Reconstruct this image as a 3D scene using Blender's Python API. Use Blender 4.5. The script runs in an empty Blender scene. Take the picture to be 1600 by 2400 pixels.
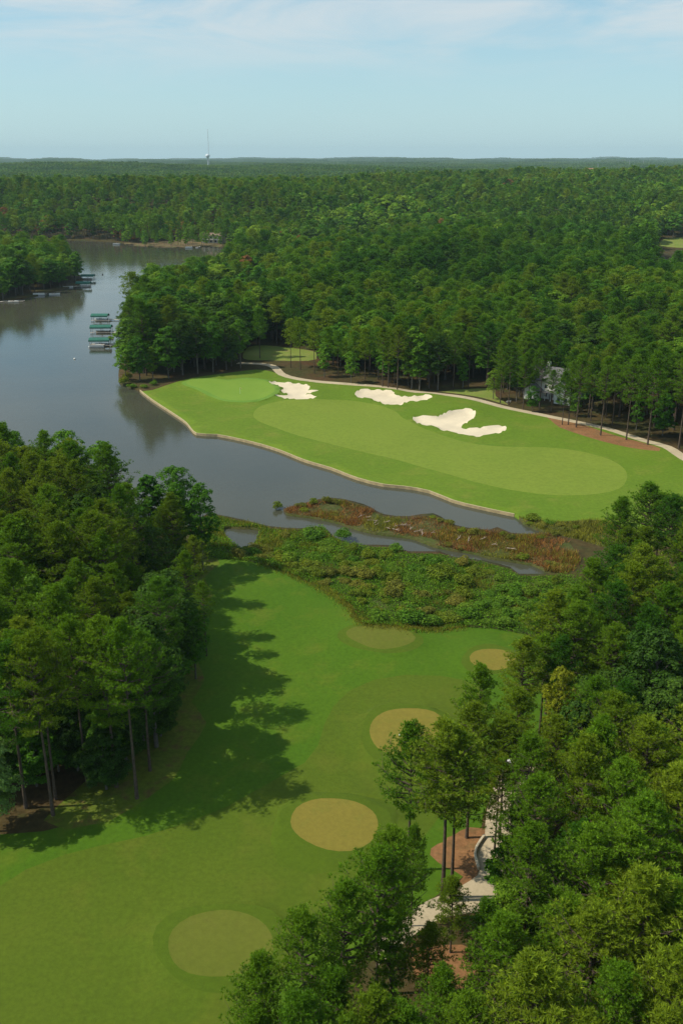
import bpy, math, random
import numpy as np
from mathutils import Vector
from mathutils.geometry import delaunay_2d_cdt

R = math.radians
SC = bpy.context.scene
COL = SC.collection
rng = np.random.default_rng(7)
random.seed(7)

# ------------------------------------------------------------------ camera
H = 80.0                      # camera height above the lake
F = 2225.0                    # focal length in pixels of the 1600x2400 photograph
PITCH = math.atan((1200 - 369) / F)
cam = bpy.data.cameras.new('camera')
cam.sensor_fit = 'VERTICAL'; cam.sensor_height = 36.0; cam.lens = F / 2400 * 36
cam.clip_start = 1.0; cam.clip_end = 60000
camo = bpy.data.objects.new('camera', cam); COL.objects.link(camo)
camo.location = (0, 0, H); camo.rotation_euler = (R(90) - PITCH, 0, 0)
SC.camera = camo
SC.render.resolution_x = 682; SC.render.resolution_y = 1024

# ------------------------------------------------------------------ light
SUN_EL, SUN_AZ = 49.0, -93.0           # azimuth from +Y clockwise: the sun stands to the left
world = bpy.data.worlds.new('World'); SC.world = world; world.use_nodes = True
wn = world.node_tree.nodes; wl = world.node_tree.links
for n in list(wn): wn.remove(n)
out = wn.new('ShaderNodeOutputWorld'); bg = wn.new('ShaderNodeBackground')
sky = wn.new('ShaderNodeTexSky'); sky.sky_type = 'NISHITA'; sky.sun_disc = False
sky.sun_elevation = R(SUN_EL); sky.sun_rotation = R(SUN_AZ)
sky.altitude = 300; sky.air_density = 1.0; sky.dust_density = 0.6; sky.ozone_density = 2.5
tint = wn.new('ShaderNodeMix'); tint.data_type = 'RGBA'; tint.blend_type = 'MULTIPLY'
tint.inputs['Factor'].default_value = 1.0; tint.inputs['B'].default_value = (0.84, 0.98, 0.94, 1)
wl.new(sky.outputs['Color'], tint.inputs['A'])
# thin streaked cirrus: a stretched noise over the direction of the sky
tc = wn.new('ShaderNodeTexCoord'); mp = wn.new('ShaderNodeMapping')
mp.inputs['Scale'].default_value = (2.2, 1.0, 11.0); mp.inputs['Location'].default_value = (0.7, 0, 0.25)
mp.inputs['Rotation'].default_value = (0, R(3), 0)
wl.new(tc.outputs['Generated'], mp.inputs['Vector'])
nz = wn.new('ShaderNodeTexNoise'); nz.inputs['Scale'].default_value = 2.2; nz.inputs['Detail'].default_value = 9
nz.inputs['Roughness'].default_value = 0.6; nz.inputs['Distortion'].default_value = 0.5
wl.new(mp.outputs['Vector'], nz.inputs['Vector'])
rm = wn.new('ShaderNodeMapRange'); rm.interpolation_type = 'SMOOTHSTEP'
rm.inputs['From Min'].default_value = 0.36; rm.inputs['From Max'].default_value = 0.68
rm.inputs['To Max'].default_value = 0.8
wl.new(nz.outputs['Fac'], rm.inputs['Value'])
sx = wn.new('ShaderNodeSeparateXYZ'); wl.new(tc.outputs['Generated'], sx.inputs[0])
el = wn.new('ShaderNodeMapRange'); el.interpolation_type = 'SMOOTHSTEP'
el.inputs['From Min'].default_value = 0.045; el.inputs['From Max'].default_value = 0.135
el.inputs['To Min'].default_value = 0.05
wl.new(sx.outputs['Z'], el.inputs['Value'])
mu = wn.new('ShaderNodeMath'); mu.operation = 'MULTIPLY'
wl.new(rm.outputs['Result'], mu.inputs[0]); wl.new(el.outputs['Result'], mu.inputs[1])
cm = wn.new('ShaderNodeMix'); cm.data_type = 'RGBA'
cm.inputs['B'].default_value = (5.2, 5.6, 5.75, 1)
wl.new(mu.outputs[0], cm.inputs['Factor']); ve = wn.new('ShaderNodeMapRange'); ve.inputs['From Min'].default_value = 0.0; ve.inputs['From Max'].default_value = 0.20
ve.inputs['To Min'].default_value = 0.72; ve.inputs['To Max'].default_value = 0.12; wl.new(sx.outputs['Z'], ve.inputs['Value'])
vm = wn.new('ShaderNodeMix'); vm.data_type = 'RGBA'; vm.inputs['B'].default_value = (3.35, 5.1, 6.0, 1)   # milky summer air
wl.new(ve.outputs['Result'], vm.inputs['Factor']); wl.new(tint.outputs['Result'], vm.inputs['A']); wl.new(vm.outputs['Result'], cm.inputs['A'])
wl.new(cm.outputs['Result'], bg.inputs['Color']); bg.inputs['Strength'].default_value = 0.135
wl.new(bg.outputs[0], out.inputs[0])

sun = bpy.data.lights.new('sun', 'SUN'); sun.energy = 4.4; sun.angle = R(0.6); sun.color = (1.0, 0.92, 0.76)
suno = bpy.data.objects.new('sun', sun); COL.objects.link(suno)
_d = Vector((math.sin(R(SUN_AZ)) * math.cos(R(SUN_EL)), math.cos(R(SUN_AZ)) * math.cos(R(SUN_EL)), math.sin(R(SUN_EL))))
suno.rotation_euler = _d.to_track_quat('Z', 'Y').to_euler(); suno.location = (-200, 0, 300)

SC.view_settings.view_transform = 'Standard'; SC.view_settings.look = 'None'
SC.view_settings.exposure = 0.0; SC.view_settings.gamma = 1.0
cy = SC.cycles
cy.max_bounces = 5; cy.diffuse_bounces = 2; cy.glossy_bounces = 2; cy.transmission_bounces = 2
cy.use_denoising = True; cy.denoising_input_passes = 'RGB_ALBEDO_NORMAL'; cy.denoising_prefilter = 'NONE'; cy.use_adaptive_sampling = False
cy.volume_bounces = 0; cy.transparent_max_bounces = 4; cy.caustics_reflective = False; cy.caustics_refractive = False

# ------------------------------------------------------------------ geometry helpers
Z0 = 0.6                      # general level of the land above the lake

def gp(dx, dy, z=Z0):
    """pixel (measured in the 1568x2352 view of the photograph) -> point on the plane z"""
    sxp, syp = dx * 1600 / 1568, dy * 2400 / 2352
    u, v = (sxp - 800) / F, (1200 - syp) / F
    dirx, diry, dirz = u, math.cos(PITCH) + v * math.sin(PITCH), -math.sin(PITCH) + v * math.cos(PITCH)
    t = (z - H) / dirz
    return (dirx * t, diry * t)

def depth_of(x, y, z):
    return y * math.cos(PITCH) + (H - z) * math.sin(PITCH)

def to_pix(x, y, z):
    d = depth_of(x, y, z)
    return 784 + x / d * F * .98, (1200 - F * ((z - H) * math.cos(PITCH) + y * math.sin(PITCH)) / d) * .98

def crop(ox, oy, s, pts):     # points read in an enlarged crop -> 1568x2352 view
    return [((ox + x / s) * .98, (oy + y / s) * .98) for x, y in pts]

def smooth(pts, step=2.0, closed=True):
    P = np.array(pts, float); n = len(P); outp = []
    rngi = range(n) if closed else range(n - 1)
    for i in rngi:
        p0, p1, p2, p3 = (P[(i - 1) % n], P[i], P[(i + 1) % n], P[(i + 2) % n]) if closed else \
            (P[max(i - 1, 0)], P[i], P[i + 1], P[min(i + 2, n - 1)])
        L = np.linalg.norm(p2 - p1); st = max(step, L / 40)
        k = max(1, int(L / st))
        d1, d2 = (p2 - p0) / 2, (p3 - p1) / 2
        d1 = d1 * min(1, 1.2 * L / (np.linalg.norm(d1) + 1e-6)); d2 = d2 * min(1, 1.2 * L / (np.linalg.norm(d2) + 1e-6))
        for j in range(k):
            t = j / k
            outp.append((2*t**3-3*t**2+1)*p1 + (t**3-2*t**2+t)*d1 + (-2*t**3+3*t**2)*p2 + (t**3-t**2)*d2)
    if not closed: outp.append(P[-1])
    return np.array(outp)

def gpoly(pts, z=Z0, step=2.0): return smooth([gp(x, y, z) for x, y in pts], step)

def inside(P, X, Y):
    X = np.asarray(X, float); Y = np.asarray(Y, float); r = np.zeros(X.shape, bool)
    x0, y0 = P.min(0); x1, y1 = P.max(0)
    m = (X >= x0) & (X <= x1) & (Y >= y0) & (Y <= y1)
    xs, ys = X[m], Y[m]; c = np.zeros(xs.shape, bool)
    if xs.size == 0: return r
    for i in range(len(P)):
        ax, ay = P[i - 1]; bx, by = P[i]
        if ay == by: continue
        k = ((ay > ys) != (by > ys)) & (xs < (bx - ax) * (ys - ay) / (by - ay) + ax)
        c ^= k
    r[m] = c
    return r

def dist_to(P, X, Y, closed=True, maxd=1e9):
    X = np.asarray(X, float); Y = np.asarray(Y, float); D = np.full(X.shape, maxd)
    x0, y0 = P.min(0) - maxd; x1, y1 = P.max(0) + maxd
    m = (X >= x0) & (X <= x1) & (Y >= y0) & (Y <= y1)
    xs, ys = X[m], Y[m]; best = np.full(xs.shape, maxd)
    for i in range(0 if closed else 1, len(P)):
        a, b = P[i - 1], P[i]; ab = b - a; L = ab @ ab
        if L < 1e-12: continue
        t = np.clip(((xs - a[0]) * ab[0] + (ys - a[1]) * ab[1]) / L, 0, 1)
        best = np.minimum(best, np.hypot(xs - a[0] - t * ab[0], ys - a[1] - t * ab[1]))
    D[m] = best
    return D

def ribbon(center, width):    # closed outline of a strip round a polyline (world coords)
    c = np.array(center); t = np.gradient(c, axis=0); t /= np.linalg.norm(t, axis=1)[:, None] + 1e-9
    n = np.stack([-t[:, 1], t[:, 0]], 1)
    return np.concatenate([c + n * width / 2, (c - n * width / 2)[::-1]])

# ------------------------------------------------------------------ traced outlines
BULK = [(322, 900), (350, 922), (400, 955), (428, 975), (452, 1000), (500, 1003), (580, 1020), (640, 1038), (700, 1062),
        (760, 1080), (820, 1103), (880, 1118), (930, 1123), (985, 1133), (1040, 1155), (1100, 1170), (1180, 1187)]
WATER = ([(-240, 549), (-40, 549), (100, 550), (200, 553), (275, 557), (296, 562), (360, 567), (430, 568), (500, 566), (545, 582), (530, 622),
          (450, 648), (400, 668), (340, 705), (297, 733), (300, 757), (308, 778), (295, 792), (278, 830), (274, 878), (298, 891)]
         + BULK +
         [(1201, 1205), (1231, 1219), (1257, 1225), (1219, 1232), (1174, 1230), (1141, 1216), (1122, 1222), (1047, 1212), (994, 1184),
          (938, 1191), (880, 1186), (835, 1163), (760, 1148), (700, 1160), (651, 1174), (660, 1184), (730, 1194), (782, 1206),
          (801, 1213), (857, 1228), (947, 1240), (994, 1258), (1039, 1267), (1092, 1275), (1122, 1285), (1167, 1291), (1220, 1300),
          (1248, 1312), (1246, 1324), (1190, 1324), (1171, 1309), (1110, 1293), (1043, 1285), (1009, 1272), (938, 1272), (893, 1258),
          (809, 1255), (764, 1236), (740, 1214), (690, 1219), (620, 1214), (575, 1203), (520, 1191), (475, 1186), (440, 1212),
          (380, 1212), (300, 1190), (250, 1150), (150, 1135), (0, 1130), (-260, 1130), (-420, 1000), (-420, 760), (-200, 712), (0, 694),
          (60, 685), (120, 671), (165, 659), (192, 646), (176, 628), (150, 606), (100, 594), (0, 585), (-240, 578)])
POND = crop(400, 1100, 2.613, [(330, 365), (420, 368), (535, 375), (530, 420), (500, 470), (430, 485), (350, 430)])
PATH_A = [(545, 832), (590, 835), (625, 842), (648, 860), (680, 868), (730, 875), (800, 882), (870, 888), (940, 898), (1010, 907), (1080, 918),
          (1150, 934), (1220, 947), (1290, 962), (1340, 972), (1400, 985), (1440, 998), (1480, 1012), (1530, 1028), (1568, 1055),
          (1640, 1095), (1720, 1130)]
ROUGH_A = [(322, 899)] + BULK + [(1270, 1198), (1400, 1200), (1560, 1260), (1900, 1320), (1850, 1180), (1700, 1125), (1640, 1097)] + \
    [(x, y + 1) for x, y in PATH_A[::-1]][3:-3] + [(590, 850), (500, 862), (430, 872), (380, 886), (350, 896)]
FAIR_A = [(582, 948), (600, 932), (640, 923), (701, 920), (794, 917), (858, 928), (907, 945), (925, 964), (963, 982), (1038, 1005),
          (1100, 1019), (1176, 1025), (1250, 1026), (1330, 1035), (1400, 1055), (1435, 1080), (1437, 1105), (1420, 1125), (1370, 1138),
          (1290, 1140), (1200, 1130), (1100, 1110), (1000, 1080), (900, 1050), (800, 1030), (700, 1005), (630, 980), (590, 964)]
GREEN = [(428, 885), (436, 879), (459, 876), (500, 877), (526, 880), (550, 876), (580, 874), (605, 878), (625, 887), (631, 900), (616, 913), (571, 922), (519, 918), (492, 909), (466, 898), (440, 891)]
BUNK1 = crop(200, 700, 2.613, [(1125, 520), (1160, 508), (1270, 514), (1350, 524), (1375, 542), (1362, 558), (1385, 562), (1428, 565), (1375, 580), (1350, 588), (1400, 594),
                               (1418, 603), (1390, 615), (1300, 622), (1220, 615), (1172, 604), (1170, 595), (1235, 591), (1240, 586), (1200, 572), (1190, 563), (1213, 552), (1200, 542), (1150, 532)])
BUNK2 = crop(600, 700, 2.613, [(605, 582), (620, 566), (655, 557), (740, 560), (838, 568), (845, 588), (875, 599), (950, 601), (1035, 596), (1072, 606), (1070, 620), (1025, 633), (940, 635), (905, 641), (885, 652),
                               (820, 654), (770, 636), (720, 616), (650, 603), (610, 594)])
BUNK3 = crop(600, 700, 2.613, [(957, 742), (970, 729), (1020, 725), (1100, 728), (1160, 706), (1210, 689), (1280, 684), (1330, 692), (1343, 706), (1330, 735), (1290, 758), (1262, 774), (1256, 784),
                               (1285, 792), (1350, 789), (1430, 780), (1505, 778), (1531, 791), (1508, 811), (1430, 830), (1330, 839), (1265, 830), (1205, 818), (1130, 800), (1070, 782), (1000, 771), (964, 757)])
MULCH_A = crop(1100, 750, 3.136, [(600, 742), (560, 700), (620, 705), (720, 735), (840, 770), (1000, 825), (1150, 868), (1280, 905), (1400, 950), (1390, 972), (1200, 946), (1050, 912), (900, 872), (750, 826), (660, 792)])
LAWN_A = crop(600, 700, 2.613, [(1130, 572), (1200, 560), (1440, 553), (1465, 600), (1540, 650), (1380, 612), (1250, 590)])
LAWN_B = [(560, 822), (572, 797), (610, 793), (660, 796), (720, 806), (725, 828), (680, 832), (620, 828)]
LAWN_C = [(297, 733), (318, 742), (330, 765), (318, 790), (295, 792), (308, 778), (300, 757)]
FIELD = [(1528, 560), (1535, 550), (1560, 546), (1800, 546), (1820, 612), (1560, 612), (1532, 590)]
SOIL = [(285, 558), (330, 557), (380, 555), (430, 554), (500, 557), (510, 563), (500, 568), (430, 570), (360, 569), (296, 564)]
ROUGH_B = [(470, 1285), (540, 1288), (600, 1300), (660, 1320), (720, 1345), (780, 1375), (810, 1395), (820, 1420), (835, 1440), (880, 1440), (930, 1445),
           (955, 1457), (1000, 1450), (1060, 1438), (1130, 1440), (1200, 1450), (1350, 1520), (1400, 1620), (1290, 1700), (1190, 1780), (1120, 1840), (1100, 1930),
           (1060, 2020), (960, 2090), (900, 2140), (800, 2230), (700, 2500), (-200, 2500), (-700, 2400), (-500, 2020), (-120, 1925), (0, 1912), (100, 1905), (210, 1878), (280, 1835),
           (340, 1770), (395, 1690), (400, 1560), (430, 1470), (445, 1380)]
LITTER = [(500, 1284), (505, 1300), (470, 1330), (490, 1370), (465, 1400), (475, 1450), (450, 1500), (470, 1560), (440, 1610), (475, 1660), (430, 1730), (400, 1790), (330, 1840), (250, 1885), (150, 1902), (100, 1880), (280, 1700), (360, 1500), (430, 1300)]
FAIR_B = [(-700, 2350), (-300, 2160), (-100, 2080), (0, 2035), (60, 1995), (150, 1960), (230, 1940), (330, 1920), (430, 1890), (520, 1855), (600, 1810), (650, 1780),
          (700, 1750), (730, 1710), (745, 1660), (765, 1620), (800, 1585), (860, 1560), (930, 1550), (1010, 1552), (1100, 1575), (1120, 1640), (1080, 1740), (1040, 1830),
          (960, 1940), (900, 2010), (800, 2110), (690, 2180), (660, 2230), (600, 2300), (560, 2500), (-200, 2520), (-600, 2500)]
APRON = [(640, 1990), (620, 1930), (640, 1860), (700, 1825), (800, 1822), (900, 1840), (900, 1950), (820, 2000), (720, 2010)]
T1 = crop(800, 1450, 3.136, [(35, 110), (90, 78), (180, 65), (300, 65), (430, 85), (515, 122), (545, 155), (530, 185), (480, 210), (400, 232), (320, 243), (220, 230), (120, 190), (50, 150)])
T2 = crop(800, 1450, 3.136, [(938, 295), (980, 250), (1080, 230), (1180, 235), (1260, 262), (1290, 305), (1260, 350), (1180, 382), (1080, 390), (985, 362), (945, 328)])
T3 = crop(800, 1450, 3.136, [(205, 840), (230, 760), (300, 705), (400, 678), (560, 675), (680, 700), (750, 760), (770, 840), (730, 920), (640, 985), (500, 1015), (390, 1010), (300, 985), (235, 925)])
T4 = [(667, 1897), (680, 1865), (715, 1846), (760, 1841), (815, 1848), (855, 1870), (868, 1905), (850, 1945), (805, 1966), (750, 1962), (705, 1943), (678, 1922)]
T5 = [(387, 2178), (397, 2140), (438, 2110), (508, 2096), (570, 2107), (612, 2135), (629, 2175), (620, 2212), (585, 2238), (508, 2250), (435, 2241), (400, 2215)]
PATH_B = crop(900, 1750, 4.48, [(1190, 300), (1130, 480), (1080, 640), (1060, 800), (1055, 940), (1010, 1020), (968, 1100), (955, 1160), (975, 1240), (995, 1310), (980, 1370), (900, 1430), (720, 1540),
                                (570, 1600), (450, 1650), (310, 1740), (260, 1810), (130, 1890), (20, 2000), (-150, 2160), (-60, 2330), (180, 2120), (350, 1985), (500, 1880), (720, 1810), (1000, 1760),
                                (1200, 1620), (1320, 1380), (1270, 1250), (1280, 1100), (1330, 1000), (1345, 900), (1345, 700), (1400, 520), (1480, 380), (1650, 100), (1500, 60)])
WALLC = crop(900, 1750, 4.48, [(1048, 960), (1005, 1020), (963, 1095), (948, 1160), (968, 1240), (988, 1315)])
MULCH_B = crop(900, 1750, 4.48, [(730, 935), (800, 885), (900, 850), (1060, 865), (1055, 940), (1010, 1020), (968, 1100), (955, 1160), (975, 1240), (990, 1310), (980, 1370), (900, 1430), (730, 1530),
                                 (770, 1460), (830, 1390), (740, 1330), (650, 1290), (560, 1230), (480, 1150), (490, 1080), (560, 1030), (650, 1000), (660, 960)])
MULCH_C = [(940, 2190), (980, 2180), (1060, 2178), (1110, 2200), (1100, 2270), (1020, 2285), (950, 2250)]
MARSH_RED = [(655, 1172), (700, 1160), (760, 1150), (835, 1163), (880, 1187), (938, 1193), (994, 1186), (1047, 1214), (1122, 1223), (1200, 1232), (1257, 1226), (1300, 1240),
             (1330, 1290), (1300, 1320), (1246, 1312), (1220, 1300), (1122, 1285), (1039, 1267), (947, 1240), (857, 1228), (782, 1206), (730, 1194), (660, 1184)]
MARSH = [(440, 1212), (475, 1186), (520, 1191), (575, 1203), (620, 1214), (690, 1219), (740, 1214), (764, 1236), (809, 1255), (893, 1258), (938, 1272),
         (1009, 1272), (1043, 1285), (1110, 1293), (1171, 1309), (1190, 1324), (1246, 1324), (1330, 1330), (1400, 1430), (1400, 1530), (1200, 1452), (1130, 1442),
         (1060, 1440), (1000, 1452), (955, 1459), (930, 1447), (880, 1442), (835, 1442), (820, 1422), (810, 1397), (780, 1377), (720, 1347), (660, 1322), (600, 1302), (540, 1290), (480, 1285)]
MARSH_R = [(1180, 1187), (1201, 1205), (1231, 1219), (1257, 1225), (1330, 1240), (1420, 1260), (1420, 1205), (1270, 1198)]

P = {}
P['water'] = gpoly(WATER, 0, 2.5); P['pond'] = gpoly(POND, 0, 1.5)
pa = smooth([gp(*q) for q in PATH_A], 3, closed=False); P['path_a'] = ribbon(pa, 3.3)
P['path_b'] = gpoly(PATH_B); P['bunk1'] = gpoly(BUNK1, step=1); P['bunk2'] = gpoly(BUNK2, step=1); P['bunk3'] = gpoly(BUNK3, step=1)
P['green'] = gpoly(GREEN)
c = P['green'].mean(0); P['collar'] = c + (P['green'] - c) * (1 + 2.0 / np.linalg.norm(P['green'] - c, axis=1))[:, None]
for i, t in enumerate((T1, T2, T3, T4, T5)): P['tee%d' % (i + 1)] = gpoly(t, step=1)
for k, v in (('fair_a', FAIR_A), ('fair_b', FAIR_B), ('litter', LITTER), ('apron', APRON), ('mulch_a', MULCH_A), ('mulch_b', MULCH_B), ('mulch_c', MULCH_C), ('rough_a', ROUGH_A), ('rough_b', ROUGH_B),
             ('lawn_a', LAWN_A), ('lawn_b', LAWN_B), ('lawn_c', LAWN_C), ('field', FIELD), ('soil', SOIL), ('marsh_red', MARSH_RED), ('marsh', MARSH), ('marsh_r', MARSH_R)):
    P[k] = gpoly(v, step=3)
for i in range(1, 6):
    q = P['tee%d' % i]; c = q.mean(0); a_ = np.arctan2(*(q - c).T)
    P['tee_ring%d' % i] = c + (q - c) * (1 + (1.5 + .5 * np.sin(3 * a_ + i)) / np.linalg.norm(q - c, axis=1))[:, None]

# ------------------------------------------------------------------ land form
def sst(a, b, v):
    t = np.clip((v - a) / (b - a), 0, 1); return t * t * (3 - 2 * t)

def hgt(X, Y, fine=True):
    X = np.atleast_1d(np.asarray(X, float)); Y = np.atleast_1d(np.asarray(Y, float))
    z = np.full(X.shape, Z0)
    dw = np.minimum(dist_to(P['water'][::4], X, Y, maxd=260), 260)
    lake = sst(12, 230, dw)
    right = sst(-60, 80, X)
    roll = (np.sin(X * .0061 + 1.3 + Y * .0017) + np.sin(Y * .0083 + X * .0021) * .8 + np.sin((X + Y) * .0137 + .6) * .35 + np.sin((X - 1.3 * Y) * .0031) * .8)
    z += lake * (31 * sst(420, 1350, Y) * (1 - .72 * sst(1300, 2100, Y)) + 10 * sst(3000, 6000, Y))
    z += lake * right * (12 * np.exp(-((Y - 640) / 130.) ** 2) - 11 * np.exp(-((Y - 900) / 150.) ** 2) + 20 * np.exp(-((Y - 1900) / 380.) ** 2))
    z += 27 * np.exp(-((Y - 3500) / 700.) ** 2 - ((X + 650) / 1100.) ** 2)
    z += lake * roll * (2.2 * sst(350, 800, Y) + 2.2 * sst(1500, 5000, Y) + 6 * sst(5000, 11000, Y))
    z += 26 * sst(7000, 13000, Y) * (.5 + .5 * np.sin(X * .0011 + 2 + Y * .0004)) * (.6 + .4 * np.sin(X * .0031))
    if fine:
        near = 1 - sst(430, 500, Y)
        z += near * sst(2, 14, dw) * .35 * (np.sin(X * .11 + .4) * np.sin(Y * .09 + 1) + .6 * np.sin(X * .047 - Y * .06))
        for k, dep in (('bunk1', .9), ('bunk2', .9), ('bunk3', 1.1)):
            d = dist_to(P[k], X, Y, maxd=8); ins = inside(P[k], X, Y)
            z += np.where(ins, -np.minimum(d * .45, dep), .45 * (1 - sst(0, 6, d)))
        for k, up in (('green', .5), ('tee1', .35), ('tee2', .45), ('tee3', .6), ('tee4', .6), ('tee5', .5)):
            d = dist_to(P[k], X, Y, maxd=8); ins = inside(P[k], X, Y)
            lev = up
            z += np.where(ins, lev, lev * (1 - sst(0, 3.2, d)))
        for k in ('marsh', 'marsh_red', 'marsh_r'):
            d = dist_to(P[k], X, Y, maxd=6); ins = inside(P[k], X, Y)
            z = np.where(ins, z - (z - .22) * sst(0, 6, d), z)
    return np.maximum(z, .2)

def h1(x, y): return float(hgt([x], [y])[0])

def land_hit(dx, dy):
    lo = 300.0
    u, v = (dx / .98 - 800) / F, (1200 - dy / .98) / F
    fy, fz = math.cos(PITCH) + v * math.sin(PITCH), -math.sin(PITCH) + v * math.cos(PITCH)
    D = np.arange(300, 3000, 4.0); z = H + fz / fy * D; g = hgt(u / fy * D, D, False)
    i = int(np.argmax(z < g)); return u / fy * D[i], D[i]
_f = [land_hit(*q) for q in ((1518, 567), (1525, 549), (1562, 545), (1640, 546), (1640, 570))]
P['field'] = smooth(_f, 12)
_a, _b = np.array(_f[0]), np.array(_f[4]); FIELD_FRONT = np.array([_a + (-6, 10), _b + (0, 6), _b * .64, _a * .64 - (5, 0)], float)
print('field', _f)

# ------------------------------------------------------------------ materials
def newmat(name):
    m = bpy.data.materials.new(name); m.use_nodes = True
    nt = m.node_tree; b = nt.nodes['Principled BSDF']
    return m, nt, b

def N(nt, t, **kw):
    n = nt.nodes.new(t)
    for k, v in kw.items(): setattr(n, k, v)
    return n

def noise(nt, scale, detail=4, rough=.55, vec=None, stretch=None):
    n = N(nt, 'ShaderNodeTexNoise'); n.inputs['Scale'].default_value = scale; n.inputs['Detail'].default_value = detail
    n.inputs['Roughness'].default_value = rough
    src = vec
    if src is None:
        src = N(nt, 'ShaderNodeNewGeometry').outputs['Position']
    if stretch:
        mpn = N(nt, 'ShaderNodeMapping'); mpn.inputs['Scale'].default_value = stretch
        nt.links.new(src, mpn.inputs['Vector']); src = mpn.outputs['Vector']
    nt.links.new(src, n.inputs['Vector'])
    return n.outputs['Fac']

def ramp(nt, fac, stops):
    r = N(nt, 'ShaderNodeValToRGB'); e = r.color_ramp.elements
    while len(e) < len(stops): e.new(.5)
    for i, (p, c) in enumerate(stops): e[i].position = p; e[i].color = (*c, 1)
    nt.links.new(fac, r.inputs['Fac']); return r.outputs['Color']

def mixc(nt, a, b, fac, mode='MIX'):
    m = N(nt, 'ShaderNodeMix', data_type='RGBA', blend_type=mode)
    for s, v in (('A', a), ('B', b), ('Factor', fac)):
        if isinstance(v, (int, float)): m.inputs[s].default_value = v
        elif isinstance(v, tuple): m.inputs[s].default_value = (*v, 1)
        else: nt.links.new(v, m.inputs[s])
    return m.outputs['Result']

def math_(nt, op, a, b=0.0):
    m = N(nt, 'ShaderNodeMath', operation=op)
    for i, v in enumerate((a, b)):
        if isinstance(v, (int, float)): m.inputs[i].default_value = v
        else: nt.links.new(v, m.inputs[i])
    return m.outputs[0]

def bump(nt, b, fac, dist=.1, strength=.5):
    n = N(nt, 'ShaderNodeBump'); n.inputs['Distance'].default_value = dist; n.inputs['Strength'].default_value = strength
    nt.links.new(fac, n.inputs['Height']); nt.links.new(n.outputs['Normal'], b.inputs['Normal'])

def ground_mat(name, c1, c2, c3=None, patch=.05, grain=2.5, gmul=.35, rough=.95, bd=.05, stripes=None):
    m, nt, b = newmat(name)
    col = ramp(nt, noise(nt, patch, 5, .6), [(.32, c1), (.68, c2)])
    if c3: col = mixc(nt, col, c3, ramp(nt, noise(nt, patch * 3.1, 6, .65), [(.52, (0, 0, 0)), (.72, (1, 1, 1))]))
    g = noise(nt, grain, 6, .7)
    gg = ramp(nt, g, [(.25, (1 - gmul,) * 3), (.75, (1 + gmul * .9,) * 3)])
    col = mixc(nt, col, gg, 1.0, 'MULTIPLY')
    if stripes:      # alternate directions of mowing
        w = N(nt, 'ShaderNodeTexWave', wave_type='BANDS', bands_direction='X'); w.inputs['Scale'].default_value = stripes[0]; w.inputs['Distortion'].default_value = 1.2; w.inputs['Detail Scale'].default_value = .3
        mpn = N(nt, 'ShaderNodeMapping'); mpn.inputs['Rotation'].default_value = (0, 0, stripes[1]); nt.links.new(N(nt, 'ShaderNodeNewGeometry').outputs['Position'], mpn.inputs['Vector']); nt.links.new(mpn.outputs['Vector'], w.inputs['Vector'])
        col = mixc(nt, col, ramp(nt, w.outputs['Fac'], [(.35, (.955, .965, .95)), (.65, (1.035, 1.03, 1.03))]), 1.0, 'MULTIPLY')
        worn = ramp(nt, noise(nt, .35, 7, .7), [(.55, (0, 0, 0)), (.8, (.5, .5, .5))])
        col = mixc(nt, col, (c2[0] * 1.45, c2[1] * 1.05, c2[2] * 1.3), worn)
    nt.links.new(col, b.inputs['Base Color']); b.inputs['Roughness'].default_value = rough
    b.inputs['Specular IOR Level'].default_value = .15
    bump(nt, b, noise(nt, grain * 1.7, 5, .7), bd, .8)
    return m

M = {}
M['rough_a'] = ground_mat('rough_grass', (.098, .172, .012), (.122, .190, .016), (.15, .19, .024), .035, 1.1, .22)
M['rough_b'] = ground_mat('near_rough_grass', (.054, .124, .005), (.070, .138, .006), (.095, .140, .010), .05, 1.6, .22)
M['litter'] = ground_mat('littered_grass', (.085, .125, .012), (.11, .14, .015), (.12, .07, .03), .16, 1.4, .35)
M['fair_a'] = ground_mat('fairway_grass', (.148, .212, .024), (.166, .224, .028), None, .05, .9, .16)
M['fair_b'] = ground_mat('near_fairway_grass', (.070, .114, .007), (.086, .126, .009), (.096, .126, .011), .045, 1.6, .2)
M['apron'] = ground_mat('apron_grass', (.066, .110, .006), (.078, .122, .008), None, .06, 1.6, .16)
M['green'] = ground_mat('green_turf', (.145, .250, .030), (.165, .265, .034), None, .08, .8, .06)
M['collar'] = ground_mat('collar_turf', (.115, .225, .03), (.14, .245, .035), None, .08, 1.0, .12)
M['tee'] = ground_mat('tee_turf', (.185, .160, .026), (.205, .172, .030), (.165, .160, .026), .12, 1.6, .16)
M['tee_g'] = ground_mat('green_tee_turf', (.105, .128, .015), (.118, .136, .018), (.128, .134, .022), .12, 1.6, .14)
M['sand'] = ground_mat('bunker_sand', (.60, .52, .38), (.71, .61, .44), None, .14, 1.4, .06, bd=.08)
M['concrete'] = ground_mat('path_concrete', (.43, .355, .235), (.50, .415, .28), (.33, .28, .19), .12, 2.5, .15, bd=.01)
M['mulch'] = ground_mat('pine_straw', (.215, .105, .045), (.27, .14, .06), (.15, .10, .04), .12, 1.8, .4)
M['forest'] = ground_mat('forest_floor', (.075, .042, .018), (.05, .052, .015), (.035, .055, .012), .05, .9, .5)
M['lawn'] = ground_mat('lawn_grass', (.15, .21, .035), (.20, .24, .05), (.24, .2, .08), .06, 1.2, .25)
M['soil'] = ground_mat('bare_soil', (.13, .10, .05), (.17, .12, .06), (.08, .13, .03), .05, .8, .35)
M['marsh'] = ground_mat('marsh_mud', (.05, .07, .015), (.09, .08, .03), (.07, .11, .02), .3, 1.5, .5)

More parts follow.
